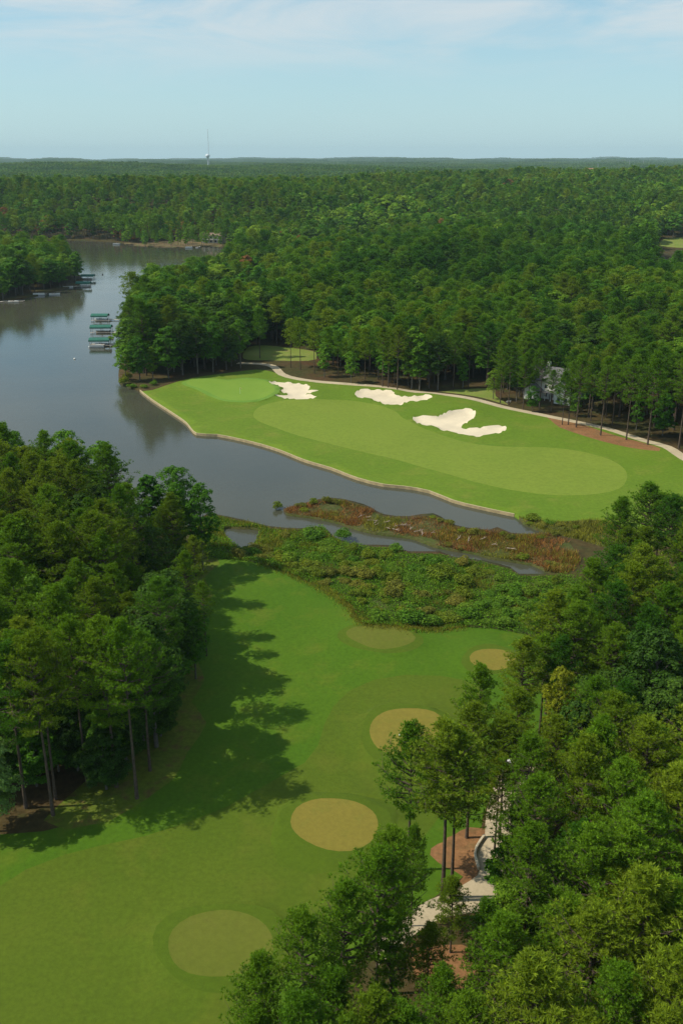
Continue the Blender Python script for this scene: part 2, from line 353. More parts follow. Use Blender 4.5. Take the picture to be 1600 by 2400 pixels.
m, nt, b = newmat('lake_water'); M['water'] = m
b.inputs['Base Color'].default_value = (.060, .062, .040, 1); b.inputs['Roughness'].default_value = .09
b.inputs['IOR'].default_value = 1.33; b.inputs['Specular IOR Level'].default_value = .5
colw = ramp(nt, noise(nt, .012, 4, .5), [(.35, (.050, .056, .040)), (.65, (.074, .074, .050))])
nt.links.new(colw, b.inputs['Base Color'])
rr = N(nt, 'ShaderNodeMapRange'); nt.links.new(noise(nt, .02, 4, .6, stretch=(1, 2.5, 1)), rr.inputs['Value'])
rr.inputs['From Min'].default_value = .35; rr.inputs['From Max'].default_value = .65
rr.inputs['To Min'].default_value = .025; rr.inputs['To Max'].default_value = .09
nt.links.new(rr.outputs['Result'], b.inputs['Roughness'])
hw = math_(nt, 'ADD', noise(nt, 1.3, 3, .6, stretch=(1, 1.6, 1)), math_(nt, 'MULTIPLY', noise(nt, .25, 3, .5), 1.5))
bump(nt, b, hw, .05, .22)

def leaf_mat(name, dark, mid, light, trans=.36, isl=.35, patch=.012):
    m, nt, b = newmat(name)
    oi = N(nt, 'ShaderNodeObjectInfo')
    col = ramp(nt, oi.outputs['Random'], [(0, dark), (.5, mid), (1, light)])
    big = ramp(nt, noise(nt, patch, 4, .6), [(.3, (.72, .78, .72)), (.7, (1.2, 1.12, .95))])
    col = mixc(nt, col, big, 1.0, 'MULTIPLY')
    g = N(nt, 'ShaderNodeNewGeometry')
    iv = ramp(nt, g.outputs['Random Per Island'], [(0, (1 - isl,) * 3), (.7, (1.05,) * 3), (1, (1 + isl * 1.6, 1 + isl * 1.5, 1.0))])
    col = mixc(nt, col, iv, 1.0, 'MULTIPLY')
    nt.links.new(col, b.inputs['Base Color']); b.inputs['Roughness'].default_value = .55
    b.inputs['Specular IOR Level'].default_value = .10
    tr = N(nt, 'ShaderNodeBsdfTranslucent')
    tcx = mixc(nt, col, (1.25, 1.15, .45), 1.0, 'MULTIPLY'); nt.links.new(tcx, tr.inputs['Color'])
    mx = N(nt, 'ShaderNodeMixShader'); mx.inputs[0].default_value = trans
    nt.links.new(b.outputs[0], mx.inputs[1]); nt.links.new(tr.outputs[0], mx.inputs[2])
    nt.links.new(mx.outputs[0], nt.nodes['Material Output'].inputs['Surface'])
    return m

M['pine_mid'] = leaf_mat('pine_needles', (0.096, 0.223, 0.014), (0.123, 0.257, 0.016), (0.162, 0.291, 0.020))
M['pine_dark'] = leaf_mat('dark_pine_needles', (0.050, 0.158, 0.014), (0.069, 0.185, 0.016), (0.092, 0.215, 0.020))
M['pine_olive'] = leaf_mat('olive_pine_needles', (0.144, 0.244, 0.016), (0.177, 0.270, 0.020), (0.206, 0.299, 0.024))
M['leaf_mid'] = leaf_mat('tree_leaves', (0.066, 0.195, 0.014), (0.096, 0.240, 0.018), (0.139, 0.288, 0.023))
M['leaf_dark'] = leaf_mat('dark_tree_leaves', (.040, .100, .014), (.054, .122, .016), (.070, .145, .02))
M['leaf_bright'] = leaf_mat('light_tree_leaves', (0.136, 0.284, 0.023), (0.176, 0.316, 0.027), (0.210, 0.335, 0.036))
M['leaf_pale'] = leaf_mat('pale_tree_leaves', (0.148, 0.265, 0.072), (0.170, 0.304, 0.090), (0.193, 0.329, 0.099))
M['leaf_yellow'] = leaf_mat('yellow_tree_leaves', (.22, .27, .02), (.26, .30, .025), (.28, .32, .03))
M['leaf_rust'] = leaf_mat('rusty_leaves', (.24, .12, .05), (.26, .14, .06), (.30, .19, .07))
M['far_leaf'] = leaf_mat('distant_leaves', (0.054, 0.149, 0.018), (0.079, 0.184, 0.022), (0.125, 0.222, 0.027), patch=.0035)
M['shrub_y'] = leaf_mat('yellowgreen_shrub_leaves', (.15, .22, .02), (.18, .25, .024), (.21, .26, .03), patch=.1)
M['shrub_g'] = leaf_mat('green_shrub_leaves', (.10, .23, .022), (.13, .26, .026), (.17, .28, .03), patch=.1)
M['shrub_o'] = leaf_mat('olive_shrub_leaves', (.17, .19, .035), (.20, .22, .04), (.24, .24, .05), patch=.1)
M['weed'] = leaf_mat('weed_leaves', (.13, .27, .022), (.13, .27, .022), (.13, .27, .022), isl=.5, patch=.25)
M['reed'] = leaf_mat('reed_blades', (.25, .26, .055), (.25, .26, .055), (.25, .26, .055), isl=.6, patch=.25)
M['reed_red'] = leaf_mat('dead_reed_blades', (.31, .155, .085), (.31, .155, .085), (.31, .155, .085), isl=.7, patch=.25)

FARM = {}
for k_ in ('pine_mid', 'pine_dark', 'pine_olive', 'leaf_mid', 'leaf_dark', 'leaf_bright', 'leaf_rust'):
    st_ = [tuple(e.color)[:3] for e in [n for n in M[k_].node_tree.nodes if n.type == 'VALTORGB' and n.inputs['Fac'].links and n.inputs['Fac'].links[0].from_node.type == 'OBJECT_INFO'][0].color_ramp.elements]
    FARM[k_] = leaf_mat('far_' + k_, *st_, trans=.3, isl=.16, patch=.008)

def simple(name, c, rough=.6, var=.2, scale=2.0, metal=0.0):
    m, nt, b = newmat(name)
    co = N(nt, 'ShaderNodeTexCoord').outputs['Object']
    col = ramp(nt, noise(nt, scale, 5, .6, vec=co), [(.3, tuple(x * (1 - var) for x in c)), (.7, tuple(min(1, x * (1 + var)) for x in c))])
    nt.links.new(col, b.inputs['Base Color']); b.inputs['Roughness'].default_value = rough; b.inputs['Metallic'].default_value = metal
    M[name] = m
    return m
simple('pine_bark', (.085, .060, .042), .9, .45, 3.0)
simple('grey_bark', (.12, .105, .085), .9, .4, 2.0)
simple('dead_wood', (.34, .27, .21), .9, .35, 1.5)
simple('white_paint', (.78, .77, .72), .5, .06); simple('cream_siding', (.66, .60, .47), .7, .08)
simple('roof_brown', (.25, .17, .125), .9, .3, 1.2); simple('roof_grey', (.13, .13, .13), .9, .25, 1.2); simple('roof_red', (.42, .17, .11), .8, .2)
simple('brick', (.30, .15, .10), .9, .3, 3); simple('window_glass', (.03, .04, .05), .1, .3); simple('dark_door', (.07, .05, .04), .5, .2)
simple('green_canvas', (.010, .125, .085), .7, .18, .8); simple('dock_boards', (.50, .45, .37), .85, .2, 1.0); simple('post_wood', (.20, .16, .12), .9, .2)
simple('boat_white', (.75, .74, .70), .35, .05); simple('boat_tan', (.45, .36, .26), .6, .1); simple('dark_gear', (.03, .03, .035), .4, .2); simple('metal_grey', (.45, .46, .47), .4, .1, metal=.6)
simple('bulkhead_wood', (.42, .33, .18), .9, .25, .7); simple('bulkhead_cap', (.50, .41, .24), .85, .15, .5)
simple('curb_stone', (.55, .47, .33), .85, .15, .8); simple('flag_cloth', (.75, .68, .2), .7, .05); simple('tank_white', (.70, .74, .76), .4, .05); simple('mast_grey', (.42, .46, .50), .6, .1)
simple('cart_body', (.72, .72, .70), .35, .05); simple('tyre_rubber', (.03, .03, .03), .8, .2); simple('tan_stucco', (.52, .44, .33), .8, .1)

# ------------------------------------------------------------------ object helpers
def mesh_np(name, V, faces, mats=None, fmat=None, smooth_=False):
    """V (n,3); faces: list of arrays (k,3) or (k,4)"""
    me = bpy.data.meshes.new(name)
    V = np.asarray(V, np.float32)
    if not isinstance(faces, list): faces = [faces]
    faces = [np.asarray(f, np.int32) for f in faces if len(f)]
    nl = sum(f.size for f in faces); nf = sum(len(f) for f in faces)
    me.vertices.add(len(V)); me.vertices.foreach_set('co', V.ravel())
    me.loops.add(nl); me.loops.foreach_set('vertex_index', np.concatenate([f.ravel() for f in faces]))
    me.polygons.add(nf)
    tot = np.concatenate([np.full(len(f), f.shape[1], np.int32) for f in faces])
    st = np.concatenate([[0], np.cumsum(tot)[:-1]]).astype(np.int32)
    me.polygons.foreach_set('loop_start', st); me.polygons.foreach_set('loop_total', tot)
    for mm in (mats or []): me.materials.append(mm)
    if fmat is not None: me.polygons.foreach_set('material_index', np.asarray(fmat, np.int32))
    me.polygons.foreach_set('use_smooth', np.full(nf, smooth_))
    me.update(calc_edges=True); me.validate()
    return me

def link(name, me, parent=None, loc=(0, 0, 0), rz=0.0):
    o = bpy.data.objects.new(name, me); COL.objects.link(o)
    if parent: o.parent = parent
    o.location = loc; o.rotation_euler = (0, 0, rz)
    return o

def tag(o, label=None, cat=None, group=None, kind=None):
    if label: o['label'] = label
    if cat: o['category'] = cat
    if group: o['group'] = group
    if kind: o['kind'] = kind
    return o

def thing(name, label, cat, loc, rz=0.0, group=None):
    return tag(link(name, None, None, loc, rz), label, cat, group)

class MB:
    def __init__(s): s.v = []; s.f = []
    def add(s, V, Fc):
        o = len(s.v); s.v += [tuple(p) for p in V]; s.f += [tuple(i + o for i in f) for f in Fc]
    def box(s, x0, x1, y0, y1, z0, z1):
        s.add([(x0, y0, z0), (x1, y0, z0), (x1, y1, z0), (x0, y1, z0), (x0, y0, z1), (x1, y0, z1), (x1, y1, z1), (x0, y1, z1)],
              [(0, 3, 2, 1), (4, 5, 6, 7), (0, 1, 5, 4), (1, 2, 6, 5), (2, 3, 7, 6), (3, 0, 4, 7)]); return s
    def tube(s, pts, rad, n=8, cap=True):
        pts = [Vector(p) for p in pts]; rings = []
        for i, p in enumerate(pts):
            d = (pts[min(i + 1, len(pts) - 1)] - pts[max(i - 1, 0)]).normalized()
            a = d.cross(Vector((0, 1, 0)) if abs(d.y) < .9 else Vector((1, 0, 0))).normalized(); bb = d.cross(a)
            r = rad[i] if isinstance(rad, (list, tuple)) else rad
            rings.append([p + (a * math.cos(2 * math.pi * k / n) + bb * math.sin(2 * math.pi * k / n)) * r for k in range(n)])
        Fc = []
        for i in range(len(pts) - 1):
            for k in range(n): Fc.append((i * n + k, i * n + (k + 1) % n, (i + 1) * n + (k + 1) % n, (i + 1) * n + k))
        if cap: Fc += [tuple(range(n))[::-1], tuple((len(pts) - 1) * n + k for k in range(n))]
        s.add([q for r in rings for q in r], Fc); return s
    def prism(s, poly, y0, y1):           # polygon in xz, extruded along y
        n = len(poly)
        s.add([(x, y0, z) for x, z in poly] + [(x, y1, z) for x, z in poly],
              [tuple(range(n)), tuple(range(2 * n - 1, n - 1, -1))] + [(i, i + n, (i + 1) % n + n, (i + 1) % n) for i in range(n)]); return s
    def lathe(s, prof, n=20, c=(0, 0)):
        V = [(c[0] + r * math.cos(2 * math.pi * k / n), c[1] + r * math.sin(2 * math.pi * k / n), z) for r, z in prof for k in range(n)]
        Fc = [(i * n + k, i * n + (k + 1) % n, (i + 1) * n + (k + 1) % n, (i + 1) * n + k) for i in range(len(prof) - 1) for k in range(n)]
        s.add(V, Fc); return s
    def build(s, name, mat, parent=None, loc=(0, 0, 0), rz=0.0, smooth_=False):
        me = bpy.data.meshes.new(name); me.from_pydata(s.v, [], s.f); me.materials.append(M[mat] if isinstance(mat, str) else mat)
        if smooth_:
            for p in me.polygons: p.use_smooth = True
        me.update(); return link(name, me, parent, loc, rz)

def copy_thing(root, loc, rz=0.0, label=None):
    r = root.copy(); COL.objects.link(r); r.location = loc; r.rotation_euler = (0, 0, rz)
    if label: r['label'] = label
    for ch in root.children:
        c2 = ch.copy(); COL.objects.link(c2); c2.parent = r
        for g in ch.children:
            d2 = g.copy(); COL.objects.link(d2); d2.parent = c2
    return r

# ------------------------------------------------------------------ the ground: one triangulation, split by what grows on it
def build_ground():
    pts = []; y = -150.0
    while y < 19000:
        st = 5.0 if y < 430 else max(5.0, .016 * y)
        hw = 200 + max(y, 0) * .62
        sx_ = 6.0 if y < 430 else max(6.0, .02 * y)
        if y < 20: st = sx_ = 16
        k = int(hw / sx_)
        off = (len(pts) % 2) * .5
        for i in range(-k, k + 1): pts.append(((i + off) * sx_ + random.uniform(-.1, .1) * sx_, y + random.uniform(-.1, .1) * st))
        y += st
    edges = []; V = [Vector(p) for p in pts]
    for k, poly in P.items():
        if k in ('apron',): pass
        o = len(V); n = len(poly)
        V += [Vector((p[0], p[1])) for p in poly]
        edges += [(o + i, o + (i + 1) % n) for i in range(n)]
        if k.startswith(('bunk', 'tee', 'green')) and 'ring' not in k:     # inner rings so that lips and shoulders get their shape
            c_ = poly.mean(0)
            g = np.array([(x, yy) for x in np.arange(poly[:, 0].min() - 3, poly[:, 0].max() + 3, 1.3) for yy in np.arange(poly[:, 1].min() - 3, poly[:, 1].max() + 3, 1.3)])
            g += rng.uniform(-.2, .2, g.shape)
            dd = dist_to(poly, g[:, 0], g[:, 1], maxd=9)
            V += [Vector(q) for q in g[(dd > .5) & (dd < 3.4)]]
    vo, eo, fo, _, _, _ = delaunay_2d_cdt(V, edges, [], 0, 1e-4, False)
    xy = np.array([(v.x, v.y) for v in vo]); T = np.array([f for f in fo if len(f) == 3], int)
    Cx = xy[T].mean(1)
    X, Y = Cx[:, 0], Cx[:, 1]
    zone = np.full(len(T), -1)
    order = [('water', 'water'), ('pond', 'water'), ('path_a', 'concrete'), ('path_b', 'concrete'), ('bunk1', 'sand1'), ('bunk2', 'sand2'), ('bunk3', 'sand3'), ('green', 'green'), ('collar', 'collar'),
             ('tee1', 'tee1'), ('tee2', 'tee2'), ('tee3', 'tee3'), ('tee4', 'tee4'), ('tee5', 'tee5'), ('tee_ring1', 'apron'), ('tee_ring2', 'apron'), ('tee_ring3', 'apron'), ('tee_ring4', 'apron'), ('tee_ring5', 'apron'), ('mulch_a', 'mulch'), ('mulch_b', 'mulch'), ('mulch_c', 'mulch'),
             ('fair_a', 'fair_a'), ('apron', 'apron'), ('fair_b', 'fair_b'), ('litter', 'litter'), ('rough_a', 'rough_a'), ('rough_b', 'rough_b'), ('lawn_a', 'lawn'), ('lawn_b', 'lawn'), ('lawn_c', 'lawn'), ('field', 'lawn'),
             ('soil', 'soil'), ('marsh_red', 'marsh'), ('marsh_r', 'marsh'), ('marsh', 'marsh')]
    names = []
    for k, zn in order:
        if zn not in names: names.append(zn)
        m_ = (zone < 0) & inside(P[k], X, Y); zone[m_] = names.index(zn)
    names.append('forest'); zone[zone < 0] = names.index('forest')
    Zv = hgt(xy[:, 0], xy[:, 1])
    # orientation
    a, b_, c_ = xy[T[:, 0]], xy[T[:, 1]], xy[T[:, 2]]
    ccw = np.cross(b_ - a, c_ - a) > 0
    T[~ccw] = T[~ccw][:, ::-1]
    V3 = np.column_stack([xy, Zv])
    # banks: every edge between land and water drops to below the water
    wz = names.index('water'); em = {}
    for ti in np.nonzero(inside(np.array([[-1500, 60], [700, 60], [700, 1500], [-1500, 1500]], float), X, Y))[0]:
        t = T[ti]
        for i in range(3):
            e = (t[i], t[(i + 1) % 3]); em.setdefault((min(e), max(e)), []).append((ti, e))
    bank = {}
    for k, l in em.items():
        if len(l) == 2 and ((zone[l[0][0]] == wz) != (zone[l[1][0]] == wz)):
            ti, e = l[0] if zone[l[0][0]] != wz else l[1]
            bank.setdefault(zone[ti], []).append(e)
    info = {'concrete': ('path', 'concrete'), 'sand1': ('sand_bunker', 'sand'), 'sand2': ('sand_bunker', 'sand'), 'sand3': ('sand_bunker', 'sand'), 'green': ('putting_green', 'green'),
            'collar': ('green_collar', 'collar'), 'tee1': ('tee_ground', 'tee_g'), 'tee2': ('tee_ground', 'tee'), 'tee3': ('tee_ground', 'tee'), 'tee4': ('tee_ground', 'tee'), 'tee5': ('tee_ground', 'tee_g'),
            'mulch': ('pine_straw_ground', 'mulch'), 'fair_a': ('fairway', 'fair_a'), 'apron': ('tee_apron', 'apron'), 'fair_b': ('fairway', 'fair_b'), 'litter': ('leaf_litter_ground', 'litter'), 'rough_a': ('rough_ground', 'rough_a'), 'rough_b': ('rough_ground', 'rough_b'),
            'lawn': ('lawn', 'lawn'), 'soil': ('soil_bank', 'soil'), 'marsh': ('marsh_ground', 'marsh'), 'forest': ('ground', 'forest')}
    for zi, zn in enumerate(names):
        if zn == 'water': continue
        t = T[zone == zi]
        if not len(t): continue
        u, inv = np.unique(t, return_inverse=True); VV = V3[u]; tt = inv.reshape(t.shape)
        quads = []
        if zi in bank:
            mp_ = {int(g): i for i, g in enumerate(u)}; ex = []
            for e in bank[zi]:
                i0, i1 = mp_[int(e[0])], mp_[int(e[1])]; n0 = len(VV) + len(ex)
                ex += [(VV[i0][0], VV[i0][1], -.6), (VV[i1][0], VV[i1][1], -.6)]
                quads.append((i0, n0, n0 + 1, i1))
            VV = np.vstack([VV, np.array(ex)])
        me = mesh_np(info[zn][0], VV, [tt] + ([np.array(quads)] if quads else []), [M[info[zn][1]]], smooth_=True)
        tag(link(info[zn][0], me), kind='structure')
build_ground()
x0, y0 = P['water'].min(0) - 5; x1, y1 = P['water'].max(0) + 5
tag(link('lake', mesh_np('lake', [(x0, y0, 0), (x1, y0, 0), (x1, y1, 0), (x0, y1, 0)], np.array([[0, 1, 2, 3]]), [M['water']])), kind='structure')

# ------------------------------------------------------------------ trees
def rand_unit(n): v = rng.normal(size=(n, 3)); return v / np.linalg.norm(v, axis=1)[:, None]

def blades(C, D, L, W):
    """thin triangles: base points C, directions D, length L, width W"""
    S = np.cross(D, rand_unit(len(D))); S /= np.linalg.norm(S, axis=1)[:, None] + 1e-9
    a = C - S * W[:, None] / 2; b = C + S * W[:, None] / 2; t = C + D * L[:, None]
    V = np.stack([a, b, t], 1).reshape(-1, 3)
    return V, np.arange(len(V)).reshape(-1, 3)

def leaves(C, Nn, S):
    """diamond quads: centres C, normals Nn, sizes S"""
    A = np.cross(Nn, rand_unit(len(Nn))); A /= np.linalg.norm(A, axis=1)[:, None] + 1e-9; B = np.cross(Nn, A)
    s = S[:, None]
    fold = Nn * s * .18
    V = np.stack([C - A * s * .62, C - B * s * .36 + fold, C + A * s * .62, C + B * s * .36 + fold], 1).reshape(-1, 3)
    return V, np.arange(len(V)).reshape(-1, 4)

def merge(parts):
    Vs = []; Fs = []; Ms = []; o = 0
    for V, Fc, mi in parts:
        Vs.append(V); Fs.append(Fc + o); Ms.append(np.full(len(Fc), mi)); o += len(V)
    # group faces by size keeping material order
    q = [(f, m_) for f, m_ in zip(Fs, Ms) if f.shape[1] == 3], [(f, m_) for f, m_ in zip(Fs, Ms) if f.shape[1] == 4]
    FF = []; MM = []
    for grp in q:
        if grp: FF.append(np.vstack([g[0] for g in grp])); MM.append(np.concatenate([g[1] for g in grp]))
    return np.vstack(Vs), FF, np.concatenate(MM)

def tube_np(pts, rad, n=6):
    mb = MB(); mb.tube(pts, list(rad), n, cap=False)
    return np.array([tuple(v) for v in mb.v]), np.array(mb.f, int)

def pine(Ht, frac, rad, nbr, clumps, tufts, need, tl=.34, tw=.085, flat=.55, limbs=True, rc=None):
    """loblolly pine: bare straight trunk, rounded crown of needle puffs on upswept limbs"""
    tr = []; bx, by = rng.uniform(-.5, .5, 2)
    nseg = 7
    tp = [(bx * (i / nseg) ** 2, by * (i / nseg) ** 2, Ht * .97 * i / nseg - (0.6 if i == 0 else 0)) for i in range(nseg + 1)]
    r0 = .0078 * Ht + .03
    V, Fc = tube_np(tp, [r0 * (1 - .86 * i / nseg) * (1.25 if i == 0 else 1) for i in range(nseg + 1)], 8); tr.append((V, Fc, 0))
    zb = Ht * (1 - frac); C = []; 
    for k in range(nbr):
        t = ((k + rng.uniform(0, .9)) / nbr) ** .85
        z = zb + (Ht * .99 - zb) * t
        prof = (min(1, .55 + t * 1.6)) * (1 - max(0, t - .25) ** 1.7 / (.75 ** 1.7) * .86)
        L = rad * prof * rng.uniform(.62, 1.12)
        az = k * 2.39996 + rng.uniform(-.5, .5); el_ = rng.uniform(.0, .35) + t * .6
        f_ = z / Ht; base = np.array([bx * f_ * f_, by * f_ * f_, z - .15])
        d = np.array([math.cos(az) * math.cos(el_), math.sin(az) * math.cos(el_), math.sin(el_)])
        mid = base + d * L * .55 + np.array([0, 0, -.08 * L]); tip = base + d * L + np.array([0, 0, .10 * L])
        if limbs and L > .8:
            V, Fc = tube_np([tuple(base), tuple(mid), tuple(tip)], [.035 + .022 * L, .02 + .01 * L, .012], 4); tr.append((V, Fc, 0))
        for c_ in range(clumps):
            s_ = (c_ + rng.uniform(.2, 1)) / clumps; s_ = .30 + .74 * s_
            q = base + (mid - base) * min(s_ / .55, 1) + (tip - mid) * max((s_ - .55) / .45, 0)
            sd = np.array([-math.sin(az), math.cos(az), 0]) * rng.normal(0, .34) * L * s_ * .8
            C.append(q + sd + np.array([0, 0, rng.uniform(-.1, .3)]))
            if limbs and abs(sd).max() > .4:
                V, Fc = tube_np([tuple(q - d * L * .12), tuple(C[-1])], [.025, .01], 3)
                tr.append((V, np.column_stack([Fc, ]), 0))
    C.append(np.array([bx, by, Ht - .3])); C = np.array(C)
    rc = rc or rad * .15 + .22
    off = rand_unit(len(C) * tufts) * (rng.uniform(.25, 1, len(C) * tufts) ** .45)[:, None] * rc * np.array([1.15, 1.15, flat])
    T = np.repeat(C, tufts, 0) + off
    Dd = off / (rc) * .9 + np.array([0, 0, .75]) + rand_unit(len(T)) * .3
    Dd /= np.linalg.norm(Dd, axis=1)[:, None]
    B = np.repeat(T, need, 0); BD = np.repeat(Dd, need, 0) + rand_unit(len(B)) * .85; BD /= np.linalg.norm(BD, axis=1)[:, None]
    V, Fc = blades(B, BD, tl * rng.uniform(.7, 1.3, len(B)), tw * rng.uniform(.7, 1.3, len(B)))
    return tr, (V, Fc, 0)

def broad(Ht, zb, rad, nlobe, nleaf, ls, tall=1.0, limbs=True, lobe_r=.42):
    """broadleaf tree: forked limbs carrying leafy lobes with gaps between them"""
    tr = []
    sp = min(zb + .28 * (Ht - zb), Ht * .6); r0 = .011 * Ht + .03
    V, Fc = tube_np([(0, 0, -.6), (rng.uniform(-.1, .1), 0, sp * .5), (rng.uniform(-.3, .3), rng.uniform(-.3, .3), sp), (0, 0, Ht * .86)], [r0 * 1.2, r0 * .85, r0 * .6, .03], 8); tr.append((V, Fc, 0))
    L = []; lr = []
    for k in range(nlobe):
        t = (k + .5) / nlobe; z = zb + (Ht - zb) * (.08 + .86 * t)
        prof = math.sin(math.pi * min(1, .16 + t * .78)) ** .6
        rr_ = rad * prof * math.sqrt(rng.uniform(.18, 1)) * (.78 if t < .9 else .35)
        az = k * 2.39996 + rng.uniform(-.4, .4)
        c_ = np.array([rr_ * math.cos(az), rr_ * math.sin(az), z]); L.append(c_); lr.append(rad * lobe_r * rng.uniform(.72, 1.2) * (1 - .25 * t))
        if limbs:
            b0 = np.array([0, 0, max(zb * .8, z - rr_ * .9 - 1)])
            V, Fc = tube_np([tuple(b0), tuple((b0 + c_) / 2 + np.array([0, 0, -.2])), tuple(c_)], [r0 * .38, r0 * .22, .02], 5); tr.append((V, Fc, 0))
    L = np.array(L); lr = np.array(lr); w = lr ** 2 / (lr ** 2).sum()
    idx = rng.choice(len(L), nleaf, p=w)
    u = rand_unit(nleaf); u[:, 2] = np.where(u[:, 2] < -.35, -u[:, 2], u[:, 2])
    # twigs: the lobes break up into smaller sprays
    tw_ = rand_unit(len(L) * 26).reshape(len(L), 26, 3); tw_[..., 2] = np.abs(tw_[..., 2]) * 1.1 - .3
    sc_ = rng.uniform(.62, 1.12, (len(L), 26)); ch = rng.integers(0, 26, nleaf)
    base = tw_[idx, ch] * sc_[idx, ch][:, None] * np.array([1, 1, .78 * tall])
    C = L[idx] + base * lr[idx][:, None] + u * (rng.uniform(.15, 1, nleaf) ** .6 * .34)[:, None] * lr[idx][:, None] * np.array([1, 1, .6])
    Nn = base + u * .9 + np.array([0, 0, .55]); Nn /= np.linalg.norm(Nn, axis=1)[:, None]
    V, Fc = leaves(C, Nn, ls * rng.uniform(.65, 1.35, nleaf))
    return tr, (V, Fc, 0)

def two_meshes(nm, tr, cr, bark, leafm):
    V, Fc, mi = merge(tr); trunk = mesh_np(nm + '_trunk', V, Fc, [M[bark]], smooth_=True)
    crown = mesh_np(nm + '_crown', cr[0], cr[1], [M[leafm]])
    return trunk, crown
def one_mesh(nm, tr, cr, bark, leafm):
    V, Fc, mi = merge([(v, f, 0) for v, f, _ in tr] + [(cr[0], cr[1], 1)])
    return mesh_np(nm, V, Fc, [M[bark], M[leafm]], fmat=mi)

PINE_DIM = [(22, .60, 4.5, 46), (24, .52, 4.7, 46), (19.5, .64, 4.2, 42), (23, .46, 3.9, 36), (17.5, .70, 3.9, 40), (21, .55, 5.1, 46)]
PINES = [(two_meshes('pine', *pine(h_, f_, r_, nb + 4, 9, 8, 8, .32, .075, .7, rc=.36), 'pine_bark', 'pine_mid'), h_) for h_, f_, r_, nb in PINE_DIM]
BR_DIM = [(18, 4.5, 5.0, 30), (15, 2.5, 4.4, 26), (20, 6, 4.6, 30), (12, 1.5, 3.8, 22), (17, 3, 3.4, 26)]
BROADS = [(two_meshes('broad', *broad(h_, zb, r_, nl, 10000, .33), 'grey_bark', 'leaf_mid'), h_) for h_, zb, r_, nl in BR_DIM]

def tree_thing(kind, var, x, y, ht, leafm, rz, z=None, label=None, cat=None, group=None, wide=1.0):
    (trunk, crown), h0 = (PINES if kind == 'pine_tree' else BROADS)[var]
    if z is None: z = h1(x, y)
    s = ht / h0
    r = tag(link(kind, None, None, (x, y, z), rz), label, cat, group); r.scale = (s * wide, s * wide, s)
    t = link('trunk', trunk, r); c_ = link('crown', crown, r)
    c_.material_slots[0].link = 'OBJECT'; c_.material_slots[0].material = M[leafm]
    return r

# --- where trees stand -------------------------------------------------------
TREES = []     # x, y, kind, var, height, leaf, label, wide
def base_at(dx, dy): return gp(dx, dy)
def top_at(dx, dy, ht):
    return gp(dx, dy, ht + Z0)
def put(x, y, kind, var, ht, leaf, label=None, wide=1.0): TREES.append([x, y, kind, var, ht, leaf, label, wide])

PT, BT = 'pine_tree', 'broadleaf_tree'
